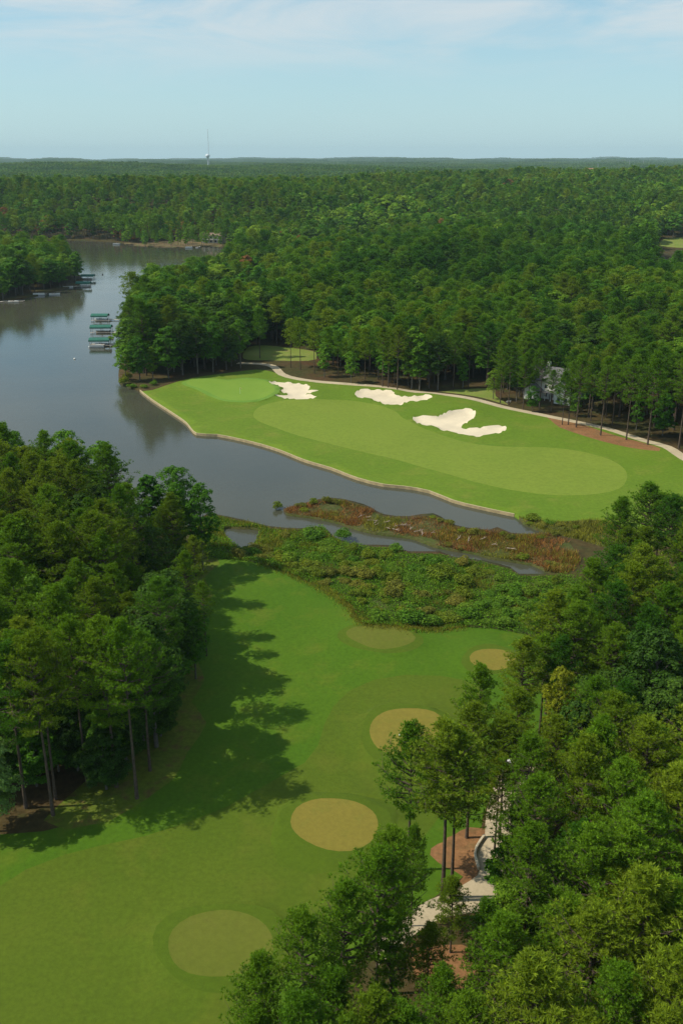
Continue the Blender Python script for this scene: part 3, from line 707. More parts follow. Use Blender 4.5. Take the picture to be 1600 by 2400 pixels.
# hand-placed, by trunk base
for (dx, dy, k, v, ht, lf, lb, w) in [
    (1015, 2076, PT, 3, 23.5, 'pine_olive', 'tall thin pine with a bare trunk at the path edge, left one of the pair', 1.25),
    (1035, 2068, PT, 1, 22, 'pine_olive', 'tall thin pine with a bare trunk at the path edge, right one of the pair', 1.15),
    (1071, 1926, PT, 3, 19, 'pine_olive', 'pine on the red pine straw just above the curved curb', 1.15),
    (937, 2003, PT, 0, 20, 'pine_mid', 'full pine on open grass beside the lower brown round tee', 1.1),
    (943, 2135, PT, 2, 13, 'pine_mid', 'short pine beside the lower end of the near path', .8),
    (1033, 2196, PT, 4, 10, 'pine_olive', 'low spreading pine on red straw below the wide path', 1.1),
    (900, 2290, PT, 1, 20, 'pine_mid', 'pine with a slim black trunk below the end of the near path', .95),
    (1092, 1800, PT, 2, 18, 'pine_mid', 'dark pine standing alone at the right side of the third round tee', .95),
    (315, 1833, PT, 3, 26, 'pine_mid', 'pine with a long bare grey trunk at the near edge of the left wood', 1.0),
    (122, 1868, PT, 1, 26, 'pine_olive', 'pine with a leaning bare trunk at the near left corner of the left wood', 1.0),
    (128, 1830, PT, 3, 25, 'pine_olive', 'pine with a reddish bare trunk just behind the leaning one in the left wood', .9),
    (200, 1790, PT, 1, 25, 'pine_mid', 'pine with a pale broken trunk inside the near edge of the left wood', .9),
    (268, 1805, PT, 0, 25, 'pine_mid', 'full pine just left of the long bare grey trunk', 1.1),
    (345, 1770, PT, 5, 21, 'pine_dark', 'dark pine right of the long bare grey trunk in the left wood', 1.1),
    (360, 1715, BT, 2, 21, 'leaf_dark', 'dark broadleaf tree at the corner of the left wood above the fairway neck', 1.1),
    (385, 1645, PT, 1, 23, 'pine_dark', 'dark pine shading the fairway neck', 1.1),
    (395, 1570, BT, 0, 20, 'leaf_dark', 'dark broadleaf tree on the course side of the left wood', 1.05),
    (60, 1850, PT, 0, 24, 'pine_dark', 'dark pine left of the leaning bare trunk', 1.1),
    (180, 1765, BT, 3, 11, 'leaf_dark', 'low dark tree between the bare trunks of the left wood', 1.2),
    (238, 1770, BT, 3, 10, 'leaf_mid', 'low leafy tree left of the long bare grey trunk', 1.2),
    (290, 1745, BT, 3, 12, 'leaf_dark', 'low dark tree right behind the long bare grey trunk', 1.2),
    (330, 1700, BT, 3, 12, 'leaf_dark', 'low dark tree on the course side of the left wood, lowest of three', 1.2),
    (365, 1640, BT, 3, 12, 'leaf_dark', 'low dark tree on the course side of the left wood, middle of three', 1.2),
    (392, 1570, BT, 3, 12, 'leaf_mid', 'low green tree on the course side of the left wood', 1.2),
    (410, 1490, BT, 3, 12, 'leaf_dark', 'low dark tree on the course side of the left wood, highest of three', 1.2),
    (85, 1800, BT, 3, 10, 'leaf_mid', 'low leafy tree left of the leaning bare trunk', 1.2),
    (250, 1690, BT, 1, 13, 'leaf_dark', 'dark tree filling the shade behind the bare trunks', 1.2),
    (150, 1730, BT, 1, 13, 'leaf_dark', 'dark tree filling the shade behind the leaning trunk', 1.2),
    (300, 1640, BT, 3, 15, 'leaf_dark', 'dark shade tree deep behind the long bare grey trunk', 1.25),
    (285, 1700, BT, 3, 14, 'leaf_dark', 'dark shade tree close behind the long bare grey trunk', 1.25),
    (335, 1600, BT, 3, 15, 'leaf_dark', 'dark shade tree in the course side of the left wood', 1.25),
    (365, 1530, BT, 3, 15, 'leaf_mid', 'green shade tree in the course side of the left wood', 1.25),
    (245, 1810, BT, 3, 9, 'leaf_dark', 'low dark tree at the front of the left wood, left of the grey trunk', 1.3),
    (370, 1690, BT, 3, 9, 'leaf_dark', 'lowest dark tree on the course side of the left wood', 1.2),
    (-14, 1905, BT, 1, 15, 'leaf_pale', 'pale grey-green broadleaf tree at the near left end of the left wood', .95)]:
    x, y = base_at(dx, dy); put(x, y, k, v, ht, lf, lb, w)
for (dx, dy, k, v, ht, lf, lb, w) in [    # by the top of the crown
    (870, 1962, PT, 5, 20, 'pine_mid', 'big bright pine hiding the lower end of the near path', 1.05),
    (790, 2040, PT, 0, 19, 'pine_mid', 'pine at the lower left of the big bright one by the path', 1.0),
    (700, 2105, PT, 1, 19, 'pine_mid', 'pine between the brown round tee and the lowest tee', 1.0),
    (770, 2225, PT, 4, 15, 'pine_mid', 'low pine under the big bright one, near the bottom edge', 1.1),
    (860, 2275, PT, 2, 17, 'pine_olive', 'olive pine at the bottom edge below the lower red straw', 1.1),
    (690, 2290, PT, 0, 17, 'pine_mid', 'pine at the bottom edge below the leftmost ones', 1.15),
    (940, 2320, PT, 5, 16, 'pine_mid', 'pine at the bottom edge under the red straw', 1.15),
    (800, 2345, PT, 0, 15, 'pine_mid', 'lowest pine at the middle of the bottom edge', 1.15),
    (600, 2320, PT, 4, 14, 'pine_mid', 'lowest leftmost pine at the bottom edge', 1.1),
    (1080, 2290, PT, 0, 17, 'pine_mid', 'pine at the bottom edge right of the red straw', 1.1),
    (590, 2205, PT, 2, 17, 'pine_mid', 'leftmost pine touching the lowest round tee', 1.0),
    (1205, 1470, PT, 0, 18, 'pine_olive', 'olive pine overhanging the right side of the small right tee', 1.1),
    (1195, 1590, PT, 2, 18, 'pine_olive', 'olive pine below the small right tee', 1.1),
    (1165, 1655, PT, 5, 17, 'pine_olive', 'spreading olive pine right of the third round tee', 1.0),
    (1215, 1690, PT, 1, 19, 'pine_mid', 'pine hiding the upper end of the near path', 1.0),
    (1150, 1735, PT, 2, 14, 'pine_olive', 'short olive pine left of the golf cart', 1.0),
    (1195, 1840, PT, 4, 13, 'pine_mid', 'short pine overhanging the shaded part of the near path', 1.0),
    (1120, 2085, PT, 4, 12, 'pine_mid', 'short pine at the lower right of the sunny path', 1.2),
    (985, 2130, PT, 2, 12, 'pine_olive', 'short olive pine in front of the path bend', 1.0),
    (905, 2110, PT, 4, 15, 'pine_mid', 'bushy pine over the lower end of the near path', 1.0),
    (1240, 1790, PT, 5, 20, 'pine_mid', 'full pine right of the upper end of the near path', 1.0),
    (1225, 1905, PT, 0, 19, 'pine_mid', 'full pine right of the curved curb', 1.0),
    (1165, 1935, BT, 3, 8, 'leaf_mid', 'low leafy tree leaning over the curved curb', 1.0),
    (1185, 2030, BT, 1, 11, 'leaf_bright', 'light green broadleaf tree right of the wide near path', 1.0),
    (1150, 2110, PT, 2, 17, 'pine_mid', 'pine below the right end of the wide near path', 1.1),
    (1010, 2235, PT, 4, 14, 'pine_mid', 'low pine in front of the lower red straw', 1.1),
    (1290, 1535, BT, 0, 17, 'leaf_yellow', 'yellow-green broadleaf tree glowing among the dark pines of the right wood', .55),
    (1520, 1450, BT, 2, 22, 'leaf_dark', 'large dark glossy broadleaf tree in the right wood', 1.1),
    (1560, 1560, BT, 2, 20, 'leaf_dark', 'dark broadleaf tree just below the large glossy one in the right wood', 1.0),
    (235, 1145, BT, 1, 19, 'leaf_bright', 'broadleaf tree with a pale whitish top in the middle of the left wood', .6),
    (145, 985, BT, 0, 21, 'leaf_mid', 'rounded broadleaf tree highest against the lake in the left wood', .95),
    (30, 985, BT, 2, 21, 'leaf_mid', 'broadleaf tree with thin top at the left lake edge of the left wood', .9),
    (225, 1015, BT, 1, 19, 'leaf_mid', 'broadleaf tree right of the highest rounded one by the lake', 1.0),
    (395, 1068, BT, 0, 20, 'leaf_mid', 'broadleaf tree with spreading top over the lake at the left wood', 1.0),
    (455, 1110, BT, 2, 19, 'leaf_mid', 'broadleaf tree reaching furthest out over the lake from the left wood', .9),
    (335, 1085, BT, 4, 19, 'leaf_mid', 'slim broadleaf tree beside the gap in the left wood skyline', 1.1),
    (1500, 1113, PT, 5, 22, 'pine_mid', 'tall full pine standing out against the far fairway on the right', 1.25),
    (1430, 1145, PT, 0, 21, 'pine_mid', 'pine at the left shoulder of the tall one against the far fairway', 1.1),
    (1555, 1140, PT, 1, 22, 'pine_dark', 'dark pine at the right edge against the far fairway', 1.1)]:
    x, y = top_at(dx, dy, ht); put(x, y, k, v, ht, lf, lb, w)
# front row behind the far fairway (by trunk base)
for (dx, dy, k, v, ht, lf) in [
    (290, 876, BT, 3, 14, 'leaf_mid'), (322, 874, BT, 1, 17, 'leaf_mid'), (352, 870, BT, 3, 13, 'leaf_bright'), (388, 868, BT, 1, 20, 'leaf_mid'), (420, 862, BT, 0, 22, 'leaf_dark'), (455, 860, BT, 2, 22, 'leaf_dark'),
    (490, 856, BT, 0, 20, 'leaf_mid'), (520, 850, BT, 1, 19, 'leaf_dark'), (553, 846, BT, 2, 20, 'leaf_mid'), (597, 822, PT, 1, 21, 'pine_mid'), (668, 846, PT, 3, 19, 'pine_olive'), (690, 850, PT, 1, 20, 'pine_olive'),
    (722, 858, PT, 0, 20, 'pine_olive'), (745, 866, BT, 3, 14, 'leaf_mid'), (776, 862, PT, 4, 17, 'pine_mid'), (806, 880, BT, 3, 12, 'leaf_mid'), (838, 872, PT, 2, 19, 'pine_olive'), (878, 888, PT, 3, 22, 'pine_olive'),
    (891, 890, PT, 0, 21, 'pine_mid'), (912, 896, PT, 1, 23, 'pine_olive'), (945, 892, BT, 4, 23, 'leaf_bright'), (963, 896, BT, 4, 21, 'leaf_mid'), (985, 892, PT, 1, 22, 'pine_mid'), (1005, 896, BT, 2, 20, 'leaf_dark'),
    (1040, 893, PT, 0, 22, 'pine_mid'), (1062, 892, BT, 3, 12, 'leaf_mid'), (1075, 890, PT, 3, 22, 'pine_mid'), (1148, 926, PT, 0, 22, 'pine_mid'), (1167, 930, PT, 5, 21, 'pine_mid'), (1132, 918, BT, 3, 9, 'leaf_bright'),
    (1185, 922, BT, 1, 13, 'leaf_dark'), (1212, 926, PT, 2, 19, 'pine_mid'), (1238, 936, PT, 5, 21, 'pine_mid'), (1200, 940, PT, 0, 19, 'pine_mid'), (1222, 945, BT, 3, 9, 'leaf_mid'), (1318, 955, BT, 3, 8, 'leaf_mid'), (1328, 948, PT, 0, 20, 'pine_mid'), (1232, 905, PT, 1, 21, 'pine_dark'), (1265, 945, PT, 4, 14, 'pine_mid'), (1290, 976, PT, 2, 17, 'pine_mid'), (1304, 976, PT, 3, 20, 'pine_mid'), (1322, 982, PT, 1, 23, 'pine_mid'),
    (1378, 1000, PT, 1, 24, 'pine_mid'), (1437, 1010, PT, 5, 25, 'pine_mid'), (1486, 1022, PT, 0, 27, 'pine_mid'), (1557, 1032, PT, 1, 28, 'pine_mid'), (1620, 1062, PT, 0, 26, 'pine_mid'),
    (1405, 975, PT, 1, 22, 'pine_mid'), (1355, 965, PT, 0, 20, 'pine_dark'), (1460, 985, BT, 3, 12, 'leaf_mid'), (1520, 1000, BT, 3, 13, 'leaf_mid')]:
    x, y = base_at(dx, dy); put(x, y, k, v, ht, lf if not (k == PT and lf.startswith('leaf')) else 'pine_mid')

FRONT = gpoly([(150, 700), (150, 890), (285, 872), (330, 862), (400, 858), (500, 846), (560, 838), (590, 800), (640, 792), (700, 800), (735, 835), (760, 862), (830, 874), (905, 884), (1000, 888), (1080, 872),
               (1110, 895), (1150, 908), (1200, 922), (1270, 942), (1340, 962), (1440, 990), (1500, 1005), (1560, 1022), (1700, 1080), (2500, 1260), (2600, 700)], step=20)
LW = gpoly([(-330, 960), (-50, 985), (40, 1010), (130, 1000), (200, 1030), (262, 1080), (300, 1115), (360, 1100), (430, 1110), (462, 1145), (478, 1210), (478, 1260), (450, 1330), (425, 1400), (395, 1470), (330, 1500),
            (230, 1480), (120, 1490), (-330, 1510)], z=20, step=5)
RW = gpoly([(1455, 1165), (1385, 1235), (1315, 1290), (1250, 1360), (1215, 1440), (1205, 1520), (1200, 1600), (1215, 1680), (1235, 1760), (1240, 1850), (1220, 1930), (1170, 2070), (1110, 2160), (1040, 2270), (930, 2300),
            (850, 2110), (740, 2180), (640, 2260), (560, 2350), (520, 2500), (2100, 2700), (2300, 1500), (2100, 1200), (1600, 1130)], z=19, step=5)
EXCL = ['path_b', 'rough_b', 'mulch_b', 'mulch_c', 'lawn_a', 'lawn_b', 'field', 'soil', 'marsh', 'marsh_red', 'marsh_r', 'rough_a', 'mulch_a']
HOUSES = []   # (x, y, r) clearings, filled below
def hx(dx, dy, z): return gp(dx, dy, z)
house_white = hx(1262, 918, Z0 + .2)
h_roof1 = hx(470, 684, 9); h_roof2 = hx(534, 660, 9); h_grey = hx(1078, 693, 10); h_far = hx(490, 546, 6)
HOUSES += [(*house_white, 10), (*h_roof1, 8), (*h_roof2, 7), (*h_grey, 7), (*h_far, 9)]

def scatter(x0, x1, y0, y1, sp):
    nx, ny = int((x1 - x0) / sp) + 1, int((y1 - y0) / (sp * .87)) + 1
    gx, gy = np.meshgrid(np.arange(nx), np.arange(ny))
    X = x0 + (gx + .5 * (gy % 2)) * sp; Y = y0 + gy * sp * .87
    X = X + rng.uniform(-.36, .36, X.shape) * sp; Y = Y + rng.uniform(-.36, .36, Y.shape) * sp
    return X.ravel(), Y.ravel()

def ok_ground(X, Y, excl, shore=2.5):
    m_ = ~inside(P['water'], X, Y) & (dist_to(P['water'][::2], X, Y, maxd=shore + 1) > shore)
    for k in excl: m_ &= ~inside(P[k], X, Y)
    m_ &= dist_to(pa, X, Y, closed=False, maxd=6) > 3.2
    m_ &= ~inside(FIELD_FRONT, X, Y)
    for hx_, hy_, hr in HOUSES: m_ &= np.hypot(X - hx_, Y - hy_) > hr
    return m_

def blotch(X, Y, s=1.0, ph=0.0):
    return (np.sin(X * .017 * s + ph) * np.sin(Y * .013 * s + 1.7 * ph) + .6 * np.sin(X * .041 * s - Y * .023 * s + ph) + .4 * np.sin(Y * .061 * s + X * .03 * s)) / 2 + .5

# near woods
X, Y = scatter(-150, 260, 35, 330, 5.4)
inL, inR = inside(LW, X, Y), inside(RW, X, Y)
okL = inL & ok_ground(X, Y, [k for k in EXCL if k not in ('rough_b',)])
# trees of the right wood may stand on its own straw; only the open course is kept clear
okR = inR & ok_ground(X, Y, ['path_b', 'mulch_b', 'rough_a']) & (dist_to(P['path_b'], X, Y, maxd=3) > 1.6)
hand = np.array([(t[0], t[1]) for t in TREES])
bl = blotch(X, Y, 2.2)
for i in np.nonzero(okL | okR)[0]:
    if np.min(np.hypot(hand[:, 0] - X[i], hand[:, 1] - Y[i])) < 3.6: continue
    r = rng.random(); left = okL[i]
    pB = (.42 if left else .08)
    if r < pB:
        put(X[i], Y[i], BT, int(rng.integers(0, 5)), rng.uniform(14, 20), rng.choice(['leaf_mid', 'leaf_dark', 'leaf_mid', 'leaf_bright'] if left else ['leaf_dark', 'leaf_mid']))
    else:
        lf = rng.choice(['pine_mid', 'pine_mid', 'pine_olive', 'pine_dark'] if bl[i] < .55 else ['pine_mid', 'pine_olive', 'pine_olive', 'pine_mid'])
        put(X[i], Y[i], PT, int(rng.integers(0, 6)), rng.uniform(18.5, 24.5) if left else rng.uniform(16, 22.5), lf, None, rng.uniform(1.0, 1.25))
# the course-side fringe of the left wood is thin and uneven
EDGE = smooth([gp(*q) for q in [(500, 1280), (455, 1390), (440, 1480), (420, 1560), (420, 1640), (400, 1720), (330, 1800)]], 5, closed=False)
for t_ in TREES:
    if t_[6] is None and t_[0] < 0 and dist_to(EDGE, [t_[0]], [t_[1]], closed=False, maxd=30)[0] < 11:
        t_[4] = rng.uniform(13, 20); t_[7] *= .85
FING = (1318, 1395, 1485, 1560, 1635, 1715, 1770)
for t_ in TREES:
    if t_[0] < -60 and 380 < t_[1] < 620 and dist_to(P['water'][::2], [t_[0]], [t_[1]], maxd=9)[0] < 8.5:
        t_[4] = min(t_[4], 12); t_[7] = .95
def keep(t_):
    if t_[6] is None and t_[1] < 95 and t_[2] == BT: return False
    if inside(P['lawn_c'], [t_[0]], [t_[1]])[0] or dist_to(P['lawn_c'], [t_[0]], [t_[1]], maxd=5)[0] < 4: return False
    if t_[6] is not None or t_[0] > 0 or dist_to(EDGE, [t_[0]], [t_[1]], closed=False, maxd=30)[0] > 10: return True
    yy = to_pix(t_[0], t_[1], Z0)[1]; return min(abs(yy - q) for q in FING) < 20
TREES = [t_ for t_ in TREES if keep(t_)]
# understorey at the lake end of the left wood and along the right wood's foot
X, Y = scatter(-150, 180, 60, 300, 7)
u_ = (inside(LW, X, Y) & ok_ground(X, Y, ['marsh', 'rough_b'])) | (inside(RW, X, Y) & ok_ground(X, Y, ['path_b', 'rough_b', 'rough_a']) & (X < .33 * Y))
for i in np.nonzero(u_)[0]:
    if rng.random() < (.8 if X[i] < 0 else .4): put(X[i], Y[i], BT, 3, rng.uniform(5, 10), rng.choice(['leaf_dark', 'leaf_mid']), None, 1.1)
# far wood up to 900 m
for (ya, yb, sp) in ((255, 560, 6.6), (560, 950, 8.4), (950, 2300, 11)):
    X, Y = scatter(-.46 * yb - 40, .46 * yb + 60, ya, yb, sp)
    m_ = (np.abs(X) < .40 * Y + 40) & (Y >= ya) & (Y < yb) & ok_ground(X, Y, EXCL, 3.0) & ((Y > 520) | inside(FRONT, X, Y))
    if ya < 500: m_ &= np.array([np.min(np.hypot(hand[:, 0] - a, hand[:, 1] - b_)) > 4.0 for a, b_ in zip(X, Y)])
    X, Y = X[m_], Y[m_]
    hard = blotch(X, Y, .55, .8) + .25 * blotch(X, Y, 2.5, 2)
    tallness = .80 + .30 * np.clip(blotch(X, Y, 1.3, 4), 0, 1)
    for i in range(len(X)):
        west = X[i] < -30 and Y[i] < 700
        pB = .78 if west else (.22 + .62 * max(0, hard[i] - .45) if Y[i] < 760 else .38 + .6 * max(0, hard[i] - .35))
        if Y[i] > 900 and X[i] < -40: pB = .25
        if rng.random() < pB:
            lf = rng.choice(['leaf_mid', 'leaf_mid', 'leaf_dark', 'leaf_bright'] if Y[i] < 800 else ['leaf_mid', 'leaf_bright', 'leaf_dark', 'leaf_bright', 'leaf_mid']) if rng.random() > (.012 if Y[i] > 600 else 0) else 'leaf_rust'
            put(X[i], Y[i], BT, int(rng.integers(0, 5)), rng.triangular(11, 18, 25) * tallness[i], lf, None, rng.uniform(1.0, 1.65))
        else:
            lf = rng.choice(['pine_dark', 'pine_dark', 'pine_mid']) if (500 < Y[i] < 760 and X[i] > 0) else rng.choice(['pine_dark', 'pine_mid', 'pine_mid', 'pine_olive'])
            put(X[i], Y[i], PT, int(rng.integers(0, 6)), rng.triangular(15, 22, 27) * tallness[i], lf, None, rng.uniform(1.0, 1.5))
X, Y = scatter(-260, -60, 930, 1090, 11)
for i in np.nonzero(inside(P['soil'], X, Y))[0]: put(X[i], Y[i], BT if rng.random() < .6 else PT, int(rng.integers(0, 5)), rng.uniform(8, 17), 'leaf_mid' if rng.random() < .5 else 'leaf_bright')
for dx_, dy_ in ((470, 551), (486, 552), (505, 552), (455, 548)):
    x_, y_ = gp(dx_, dy_); put(x_, y_, BT, 4, 10, 'leaf_mid')
for t_ in TREES:
    if t_[2] == PT and t_[5].startswith('leaf'): t_[5] = 'pine_mid'
# olive/bare belt of young broadleaves above the far shore
X, Y = scatter(-230, -60, 985, 1080, 7)
for i in np.nonzero(ok_ground(X, Y, ['soil'], 2))[0]: put(X[i], Y[i], BT, 4, rng.uniform(9, 14), rng.choice(['leaf_bright', 'leaf_bright', 'leaf_rust', 'leaf_mid']), None, .9)

TREES_N = len(TREES)
xs = np.array([t[0] for t in TREES]); ys = np.array([t[1] for t in TREES]); hs = np.array([t[4] for t in TREES])
zs = hgt(xs, ys)
dep = ys * math.cos(PITCH) + (H - zs - hs) * math.sin(PITCH)
px = 784 + xs / dep * F * .98
py = (1200 - F * ((zs + hs - H) * math.cos(PITCH) + ys * math.sin(PITCH)) / dep) * .98
app = hs / dep * np.where((px > -30) & (px < 1598) & (py < 2380), 1, .15)
app = np.where([t[6] is not None for t in TREES], 9, app)
app = np.where((hs < 10) & (app < 9), app * .35, app)
single = np.zeros(TREES_N, bool)
for kind, nmax in ((PT, 295), (BT, 230)):
    idx = np.array([i for i, t in enumerate(TREES) if t[2] == kind]); o_ = idx[np.argsort(-app[idx])][:nmax]; single[o_] = True
single &= (app > .02)

# landmarks used to tell individual trees apart
LM = [('the lowest tee', (508, 2175)), ('the lower brown tee', (765, 1900)), ('the upper brown tee', (925, 1680)), ('the small right tee', (1150, 1518)),
      ('the thicket tee', (880, 1467)), ('the curved curb', (1095, 1990)), ('the near path', (1060, 2050)), ('the golf cart', (1165, 1760)),
      ('the bottom right corner', (1500, 2330)), ('the bottom edge', (1000, 2370)), ('the right edge', (1560, 1900)), ('the upper right edge', (1560, 1500)), ('the yellow-green tree', (1300, 1700)), ("the channel's end", (1260, 1330)),
      ("the fairway's near end", (1440, 1150)), ('the fairway neck', (640, 1790)), ('the near rough', (510, 1300)), ('the lower left corner', (30, 1900)),
      ('the left edge', (0, 1500)), ('the reed strip', (480, 1200)), ('the left lake shore', (60, 1160)), ('the grey bare trunk', (220, 1600)),
      ('the small headland', (300, 880)), ('the flagstick', (552, 905)), ('the path junction', (620, 838)), ('the leftmost bunker', (690, 890)), ('the middle bunker', (900, 905)),
      ('the right bunker', (1060, 965)), ('the white house', (1262, 918)), ('the red straw strip', (1380, 1000)), ("the far path's end", (1550, 1045)),
      ('the boat docks', (300, 760)), ('the brown-roofed house', (470, 740)), ('the back lawn', (640, 805)), ('the pale bench', (1167, 925)), ('the side lawn', (1110, 905)), ('the house chimney side', (1200, 880)), ('the wood behind the house', (1300, 890)), ('the grey-roofed house', (1078, 745))]
LMP = np.array([gp(*q) for _, q in LM]); ranks = {}
TINT = {'pine_mid': 'mid green', 'pine_dark': 'dark green', 'pine_olive': 'olive green', 'leaf_mid': 'mid green', 'leaf_dark': 'dark green', 'leaf_bright': 'light green', 'leaf_pale': 'pale', 'leaf_yellow': 'yellow green', 'leaf_rust': 'rusty'}
ORD = ['nearest', 'second nearest', 'third nearest', 'fourth nearest', 'fifth nearest', 'sixth nearest', 'seventh nearest', 'eighth nearest', 'ninth nearest', 'tenth nearest', 'eleventh nearest', 'twelfth nearest']
cand = [i for i in range(TREES_N) if single[i] and TREES[i][6] is None]
near_lm = {i: int(np.argmin(np.hypot(LMP[:, 0] - xs[i], LMP[:, 1] - ys[i]))) for i in cand}
lab = {}
bykey = {}
for i in cand:
    sz = 'low' if hs[i] < 10 else ('tall' if hs[i] > 20 else '')
    bykey.setdefault((near_lm[i], TREES[i][2], TREES[i][5], sz), []).append(i)
for (l, kind, lf, sz), L_ in bykey.items():
    L_.sort(key=lambda i: math.hypot(LMP[l][0] - xs[i], LMP[l][1] - ys[i]))
    kn = 'pine' if kind == PT else 'broadleaf tree'
    nm = ' '.join(w for w in (sz, TINT[lf], kn) if w)
    rest = {}
    for r_, i in enumerate(L_):
        if r_ < 6: lab[i] = '%s %s to %s' % (ORD[r_], nm, LM[l][0])
        else:
            dd = np.hypot(LMP[:, 0] - xs[i], LMP[:, 1] - ys[i]); dd[l] = 1e9; l2 = int(np.argmin(dd)); n_ = rest.get(l2, 0); rest[l2] = n_ + 1
            lab[i] = '%s between %s and %s, %s' % (nm.replace('tall ', ''), LM[l][0], LM[l2][0], ('frontmost', 'second row', 'third row', 'fourth row', 'fifth row', 'sixth row', 'seventh row', 'eighth row')[n_] if n_ < 8 else 'back rows')
for i, t in enumerate(TREES):
    if not single[i]: continue
    kind = t[2]
    grp = 'pines of the woods round the golf course' if kind == PT else 'broadleaf trees of the woods round the golf course'
    tree_thing(kind, t[3], t[0], t[1], t[4], t[5], rng.uniform(0, 6.28), float(zs[i]), t[6] or lab[i], 'pine tree' if kind == PT else 'broadleaf tree', grp, t[7])

# the rest of the forest: one mass, each tree a real crown and trunk at its place
def lod_mesh(kind, leafm, lod, k):
    if kind == PT:
        h_, f_, r_, nb = PINE_DIM[k]
        a = dict(m1=(30, 5, 9, 3, .62, .24), m2=(16, 4, 8, 2, 1.05, .5))[lod]
        return one_mesh('p', *pine(h_, f_, r_, a[0], a[1], a[2], a[3], a[4], a[5], limbs=False), 'pine_bark', leafm)
    h_, zb, r_, nl = BR_DIM[k]
    a = dict(m1=(22, 1900, .68), m2=(12, 480, 1.25))[lod]
    return one_mesh('b', *broad(h_, zb, r_, a[0], a[1], a[2], limbs=False), 'grey_bark', leafm)

protos = bpy.data.collections.new('forest_kinds'); PN = {}
def proto(key, me):
    o = bpy.data.objects.new('kind_%03d' % len(PN), me); protos.objects.link(o); PN[key] = len(PN)
for lod in ('m1', 'm2'):
    for kind, dims, lfs in ((PT, [0, 1, 5], ['pine_mid', 'pine_dark', 'pine_olive']), (BT, [0, 1, 4], ['leaf_mid', 'leaf_dark', 'leaf_bright', 'leaf_rust'])):
        base_me = [lod_mesh(kind, lfs[0], lod, k) for k in dims]
        for lf in lfs:
            for j, k in enumerate(dims):
                me = base_me[j] if lf == lfs[0] else base_me[j].copy()
                me.materials[1] = FARM[lf]; proto((kind, lod, lf, j), me)
# near (full) kinds for trees that stand close but were not singled out
for kind, src, lfs in ((PT, PINES, ['pine_mid', 'pine_dark', 'pine_olive']), (BT, BROADS, ['leaf_mid', 'leaf_dark', 'leaf_bright'])):
    for lf in lfs:
        for j, k in enumerate((0, 1, 4) if kind == BT else (0, 1, 5)):
            dm = (BR_DIM if kind == BT else PINE_DIM)[k]
            if kind == PT: t_, c_ = pine(dm[0], dm[1], dm[2], 44, 8, 7, 6, .36, .10, .7, rc=.40)
            else: t_, c_ = broad(*dm[:3], 24, 5000, .36)
            if lf == lfs[0] or j == 0: proto((kind, 'm0', lf, j), one_mesh('n', t_, c_, 'pine_bark' if kind == PT else 'grey_bark', lf))
def grove(n, half, lf_scale=2.2):
    VV = []; FF = []; o = 0
    X, Y = rng.uniform(-half, half, n), rng.uniform(-half, half, n)
    for x, y in zip(X, Y):
        q = 22; ht = rng.uniform(15, 23); rr_ = rng.uniform(3.6, 5.4)
        u = rand_unit(q); u[:, 2] = np.abs(u[:, 2])
        C = np.array([x, y, ht * .62]) + u * np.array([rr_, rr_, ht * .38]) * rng.uniform(.8, 1, (q, 1))
        v, f = leaves(C, u + rand_unit(q) * .5, np.full(q, rr_ * .85)); VV.append(v); FF.append(f + o); o += len(v)
    return mesh_np('g', np.vstack(VV), np.vstack(FF), [M['far_leaf']])
for j in range(4): proto(('grove', j), grove(62, 34))
for j in range(3): proto(('grove2', j), grove(90, 85))

pts, var, rot, scl = [], [], [], []
for i, t in enumerate(TREES):
    if single[i]: continue
    d = dep[i]; kind, lf = t[2], t[5]
    j = int(rng.integers(0, 3)); lod = 'm0' if d < 330 else ('m1' if d < 850 else 'm2')
    key = (kind, lod, lf, j)
    if key not in PN: key = (kind, lod, lf, 0)
    if key not in PN: key = (kind, lod, {'pine_tree': 'pine_mid'}.get(kind, 'leaf_mid'), j)
    h0 = (PINE_DIM[(0, 1, 5)[j]] if kind == PT else BR_DIM[(0, 1, 4)[j]])[0]
    s = t[4] / h0
    pts.append((t[0], t[1], zs[i])); var.append(PN[key]); rot.append(rng.uniform(0, 6.28)); scl.append((s * t[7], s * t[7], s))
for (ya, yb, sp, kk, nk) in ((2300, 6000, 58, 'grove', 4), (6000, 18000, 150, 'grove2', 3)):
    X, Y = scatter(-.45 * yb, .45 * yb, ya, yb, sp)
    m_ = (np.abs(X) < .42 * Y + 100)
    if kk == 'grove': m_ &= rng.random(len(X)) > .02
    X, Y = X[m_], Y[m_]; Z = hgt(X, Y, False)
    for x, y, z in zip(X, Y, Z):
        pts.append((x, y, z)); var.append(PN[(kk, int(rng.integers(0, nk)))]); rot.append(rng.uniform(0, 6.28)); s = rng.uniform(.9, 1.1); scl.append((s, s, rng.uniform(.85, 1.15)))

